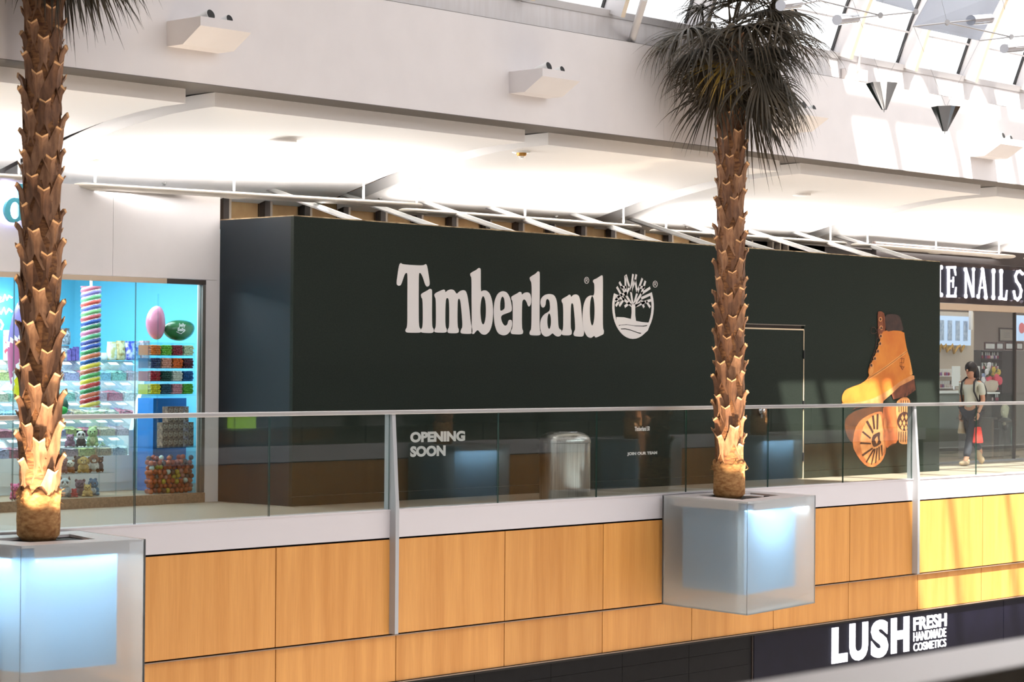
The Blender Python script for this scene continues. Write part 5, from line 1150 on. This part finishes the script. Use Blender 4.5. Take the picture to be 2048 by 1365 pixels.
for k in range(16):
    e_ = Vector((fc.x+rf.uniform(-.26,.22), 20.66+rf.uniform(-.1,.1), ztab+rf.uniform(.26,.55))); MB().tube([(fc.x,20.66,ztab+.2), ((fc.x+e_.x)/2,20.66,(ztab+.2+e_.z)/2+.03), e_], [.008,.022,.004], n=5).build('leaf', mat('flower_leaf_%d' % (k % 2), srgb(92,104,66) if k % 2 else srgb(70,84,52), .6), t, smooth=True)
# butler statue with tray
bs = at(2010, 917, 20.25); t = thing('waiter_statue', 'black waiter statue with cream head holding a small tray', 'statue', (bs.x, 20.25, 0)); kk = 1/121.0
cr = mat('cream_resin', srgb(214,204,176), .5); bk = mat('black_resin', srgb(30,32,34), .4)
MB().box(bs.x-.30, bs.x+.22, 20.1, 20.5, .005, .035).build('base', bk, t)
MB().lathe((bs.x,20.25,.036), [(.14,0),(.15,.1),(.12,.35),(.13,.45),(.15,.56),(.13,.62),(.05,.66)], 18, sy=.75).build('body', bk, t, smooth=50)
m = MB(); m.ell((bs.x-.02,20.25,.80), .075,.07,.10, 16, 10); m.cyl((bs.x-.09,20.235,.79), (bs.x-.125,20.23,.775), .016, .01, 8); m.ell((bs.x-.07,20.24,.745), .045,.05,.04, 10, 7); m.cyl((bs.x,20.25,.66), (bs.x-.01,20.25,.74), .045, n=12); m.build('head', cr, t, smooth='all')
MB().ell((bs.x+.01,20.26,.85), .075,.075,.07, 14, 8).build('hair', mat('resin_hair', srgb(196,186,158), .6), t, smooth='all')
MB().tube([(bs.x-.06,20.2,.60),(bs.x-.16,20.15,.52),(bs.x-.24,20.12,.58)], [.05,.042,.03], n=10).build('arm', bk, t, smooth=True); MB().ell((bs.x-.25,20.12,.595), .035,.03,.03).build('hand', cr, t, smooth='all'); MB().lathe((bs.x-.27,20.12,.63), [(.12,0),(.13,.012)], 20).build('tray', M['chrome'], t, smooth=40)
MB().lathe((bs.x+.12,20.16,.036), [(.05,0),(.07,.2),(.07,.5),(.03,.6)], 14, sy=.4).build('towel', mat('pale_green_cloth', srgb(150,170,160), .7), t, smooth=50)
MB().box(bs.x-.28, bs.x+.10, 20.2, 20.45, .036, .5).build('pedestal', bk, t)

# ================================================================== PERSON
def skin(name, verts, edges, radii, mt, parent, root=0, sub=2):
    me = bpy.data.meshes.new(name); org = parent_world(parent); me.from_pydata([tuple(Vector(v)-org) for v in verts], edges, []); me.materials.append(mt)
    o = bpy.data.objects.new(name, me); col.objects.link(o); o.parent = parent
    s = o.modifiers.new('skin', 'SKIN'); s.use_smooth_shade = True; u = o.modifiers.new('sub', 'SUBSURF'); u.levels = sub; u.render_levels = sub
    for i, r in enumerate(radii):
        r = r if isinstance(r, tuple) else (r, r); me.skin_vertices[0].data[i].radius = r; me.skin_vertices[0].data[i].use_root = (i == root)
    return o
PX, PY = at(1944, 800, 19.02).x, 19.02
P_ = lambda dx, dy, z: (PX+dx, PY+dy, z)
pe_ = thing('person', 'person in light shirt and dark jeans walking left with backpack and bags', 'person', P_(0,0,0))
skm = mat('skin_tone', srgb(190,142,116), .6); shirt = mat('pale_sage_shirt', srgb(186,190,178), .8); jean = mat('dark_denim', srgb(44,48,58), .8); shoe = mat('beige_shoe', srgb(186,166,138), .7); hairm = mat('dark_hair', srgb(26,20,20), .5); bpk = mat('black_backpack', srgb(34,32,36), .6)
# whole body as one skin, clothed with separate pieces over it
bv = [P_(0,0,.86), P_(-.01,0,1.02), P_(-.02,0,1.18), P_(-.02,0,1.31), P_(-.04,0,1.39), P_(-.06,0,1.45), P_(-.065,0,1.53), P_(-.06,0,1.60),
      P_(0,-.085,.84), P_(-.18,-.09,.47), P_(-.32,-.09,.09), P_(-.43,-.09,.035),
      P_(.02,.085,.84), P_(.10,.09,.47), P_(.42,.09,.21), P_(.36,.09,.08),
      P_(-.02,-.165,1.30), P_(-.01,-.21,1.04), P_(-.14,-.20,.84), P_(-.02,.165,1.30), P_(.04,.21,1.04), P_(-.02,.20,.82)]
be = [(0,1),(1,2),(2,3),(3,4),(4,5),(5,6),(6,7),(0,8),(8,9),(9,10),(10,11),(0,12),(12,13),(13,14),(14,15),(3,16),(16,17),(17,18),(3,19),(19,20),(20,21)]
brd = [(.10,.13),(.085,.115),(.095,.13),(.08,.12),.048,(.06,.055),(.085,.07),(.06,.055),.085,.06,.042,.03,.085,.06,.042,.03,.05,.038,.026,.05,.038,.026]
body_ = skin('body', bv, be, brd, skm, pe_)
skin('jeans', [P_(0,0,.90),P_(0,-.085,.83),P_(-.18,-.09,.47),P_(-.315,-.09,.12),P_(.02,.085,.83),P_(.10,.09,.47),P_(.40,.09,.24)], [(0,1),(1,2),(2,3),(0,4),(4,5),(5,6)], [(.12,.145),.10,.074,.06,.10,.074,.06], jean, pe_)
skin('shirt', [P_(0,0,.90),P_(-.01,0,1.05),P_(-.02,0,1.2),P_(-.02,0,1.32),P_(-.02,-.165,1.31),P_(-.012,-.205,1.10),P_(-.02,.165,1.31),P_(.035,.205,1.10)], [(0,1),(1,2),(2,3),(3,4),(4,5),(3,6),(6,7)], [(.125,.155),(.11,.14),(.115,.15),(.09,.13),.066,.062,.066,.062], shirt, pe_)
for sx_, sy_, sz_, rt in ((-.37,-.09,.045,0), (.39,.09,.12,1)):
    m = MB(); rot = Matrix.Rotation(1.0 if rt else 0, 3, 'Y'); m.ell(P_(sx_,sy_,sz_), .14,.05,.045, 14, 8, rot=rot); m.ell(Vector(P_(sx_,sy_,sz_))+rot@Vector((.07,0,.03)), .06,.048,.045, 12, 8, rot=rot); m.build('shoe', shoe, pe_, smooth='all')
m = MB(); m.ell(P_(-.035,0,1.555), .105,.095,.105, 18, 12); m.ell(P_(.05,0,1.42), .065,.10,.20, 16, 10); m.ell(P_(.085,0,1.27), .05,.09,.2, 14, 8); m.build('hair', hairm, pe_, smooth='all')
m = MB(); m.ell(P_(-.15,0,1.515), .022,.014,.016, 8, 6); m.build('nose', skm, body_, smooth='all')
for q in (-1, 1): MB().ell(P_(-.125,.035*q,1.535), .012,.014,.010, 8, 6).build('eye', eye, body_, smooth='all')
MB().ell(P_(-.132,0,1.47), .012,.022,.007, 8, 6).build('mouth', mat('lips', srgb(150,80,76), .5), body_, smooth='all')
def hand(c, f, s_, dn, name='hand'):
    c, f, s_, dn = Vector(c), Vector(f).normalized(), Vector(s_).normalized(), Vector(dn).normalized(); m = MB(); m.ell(c+dn*.035, .036,.022,.045, 10, 7)
    for k in range(4):
        b_ = c + dn*.07 + f*(.024-.016*k); l_ = (.05,.058,.054,.042)[k]; m.tube([b_, b_+dn*l_*.5+s_*.006, b_+dn*l_*.8+s_*.03, b_+dn*l_*.65+s_*.048], [.009,.0085,.008,.006], n=7)
    m.tube([c+f*.025+dn*.025, c+f*.045+dn*.05+s_*.012, c+f*.04+dn*.075+s_*.03], [.011,.010,.007], n=7); m.build(name, skm, body_, smooth='all')
hand(P_(-.145,-.2,.83), (-1,0,0), (0,1,0), (-.2,0,-1)); hand(P_(-.025,.2,.81), (-1,0,0), (0,-1,0), (0,0,-1))
bp_ = thing('backpack', 'black backpack on the back of the walking person', 'backpack', P_(.20,0,1.12)); MB().ell(P_(.19,0,1.14), .10,.15,.22, 16, 10).build('main_pouch', bpk, bp_, smooth='all'); MB().ell(P_(.27,0,1.06), .055,.11,.11, 14, 8).build('front_pocket', bpk, bp_, smooth='all')
for q in (-1, 1): MB().tube([P_(.12,.09*q,1.30), P_(.0,.10*q,1.40), P_(-.12,.11*q,1.33), P_(-.14,.12*q,1.18), P_(-.04,.15*q,1.0), P_(.12,.12*q,.98)], .016, n=6).build('strap', bpk, bp_, smooth=True)
MB().box(PX+.318, PX+.328, PY-.05, PY+.05, 1.04, 1.07).build('patch', M['print'], bp_)
def hbag(dx, dy, z0, z1, w_, lab, c, c2):
    t = thing('shopping_bag', lab, 'bag', P_(dx,dy,z0)); m = MB(); m.prism([P_(dx-w_,dy-.05,z0),P_(dx+w_,dy-.05,z0),P_(dx+w_,dy+.05,z0),P_(dx-w_,dy+.05,z0)], [P_(dx-w_*.8,dy-.02,z1),P_(dx+w_*.8,dy-.02,z1),P_(dx+w_*.8,dy+.02,z1),P_(dx-w_*.8,dy+.02,z1)]); m.build('pouch', mat('bag_'+lab.split()[0], srgb(*c), .6, c2=srgb(*c2), nscale=8), t, bevel=.02)
    MB().tube([P_(dx-w_*.4,dy,z1-.01), P_(dx-w_*.1,dy,z1+.10), P_(dx+w_*.1,dy,z1+.10), P_(dx+w_*.4,dy,z1-.01)], .008, n=6).build('handle', M['stud'], t, smooth=True)
hbag(-.15,-.2,.36,.62,.10,'red shopping bag hanging from the walking person\'s front hand',(226,60,50),(206,46,40)); hbag(.06,.2,.50,.72,.10,'tan tote bag carried at the walking person\'s side',(196,176,150),(216,206,190))

# ================================================================== LOWER SHOP SIGN
ls = thing('shop_sign', 'dark navy shop band with glowing white letters below the balcony', 'sign', (26, 16.6, -2.2)); YL = 16.6
nv = mat('navy_sign_panel', srgb(16,15,30), .55, c2=srgb(13,12,26), nscale=4, spec=.15)
jx2 = at(2007,1260,YL).x
for a, b in ((22.372, jx2-.006), (jx2+.006, 33.0), (33.01, 44)): MB().box(a, b, YL, 16.66, -2.75, -1.722).build('sign_panel', nv, ls)
glow = emis('sign_cool_white', (.92,.90,1.0), 1.5)
def quad_text(txt, c, bold, depth=.05, Y=YL-.02):      # fitted to the measured corners: left-bottom, right-bottom, left-top
    me = text_mesh(txt, 1.0, bold=bold, ext=0.006); xs_ = [v.co.x for v in me.vertices]; ys_ = [v.co.y for v in me.vertices]
    a = at(*c[0], Y); b = at(*c[1], Y); d = at(*c[2], Y); x0, x1, y0, y1 = min(xs_), max(xs_), min(ys_), max(ys_)
    sx = (b.x-a.x)/(x1-x0); sz = (d.z-a.z)/(y1-y0)
    place_mesh(me, 'letters', glow, ls, Matrix.Translation((a.x, Y, a.z)) @ STAND @ Matrix.Diagonal((sx, sz, 1, 1)) @ Matrix.Translation((-x0, -y0, 0)))
for ch, x0, x1, yb, yt in (('L',1663.5,1694.5,1329,1257), ('U',1699,1735.5,1325,1249), ('S',1742,1776,1319,1243), ('H',1782,1818,1309,1238)): quad_text(ch, ((x0,yb),(x1,yb-5),(x0,yt)), .055)
quad_text('FRESH', ((1827,1263),(1893,1252),(1827,1236)), .025); quad_text('HANDMADE', ((1827,1284),(1892,1276),(1827,1266)), .004); quad_text('COSMETICS', ((1827,1304),(1892,1295),(1827,1288)), .004)

# lime screen of a shop on the near side, seen mirrored in the railing glass
d = ray(466, 884); q0 = d*(40.8/d.y); d = ray(513, 832); q1 = d*(40.8/d.y)
o = MB().box(q0.x, q1.x, -7.99, -7.8, HCAM+q0.z, HCAM+q1.z).build('lime_screen', emis('lime_glow', (.45,.8,.0), 2.4)); tag(o, 'lime green lit screen of a near shop, mirrored low at the hoarding corner', 'screen')
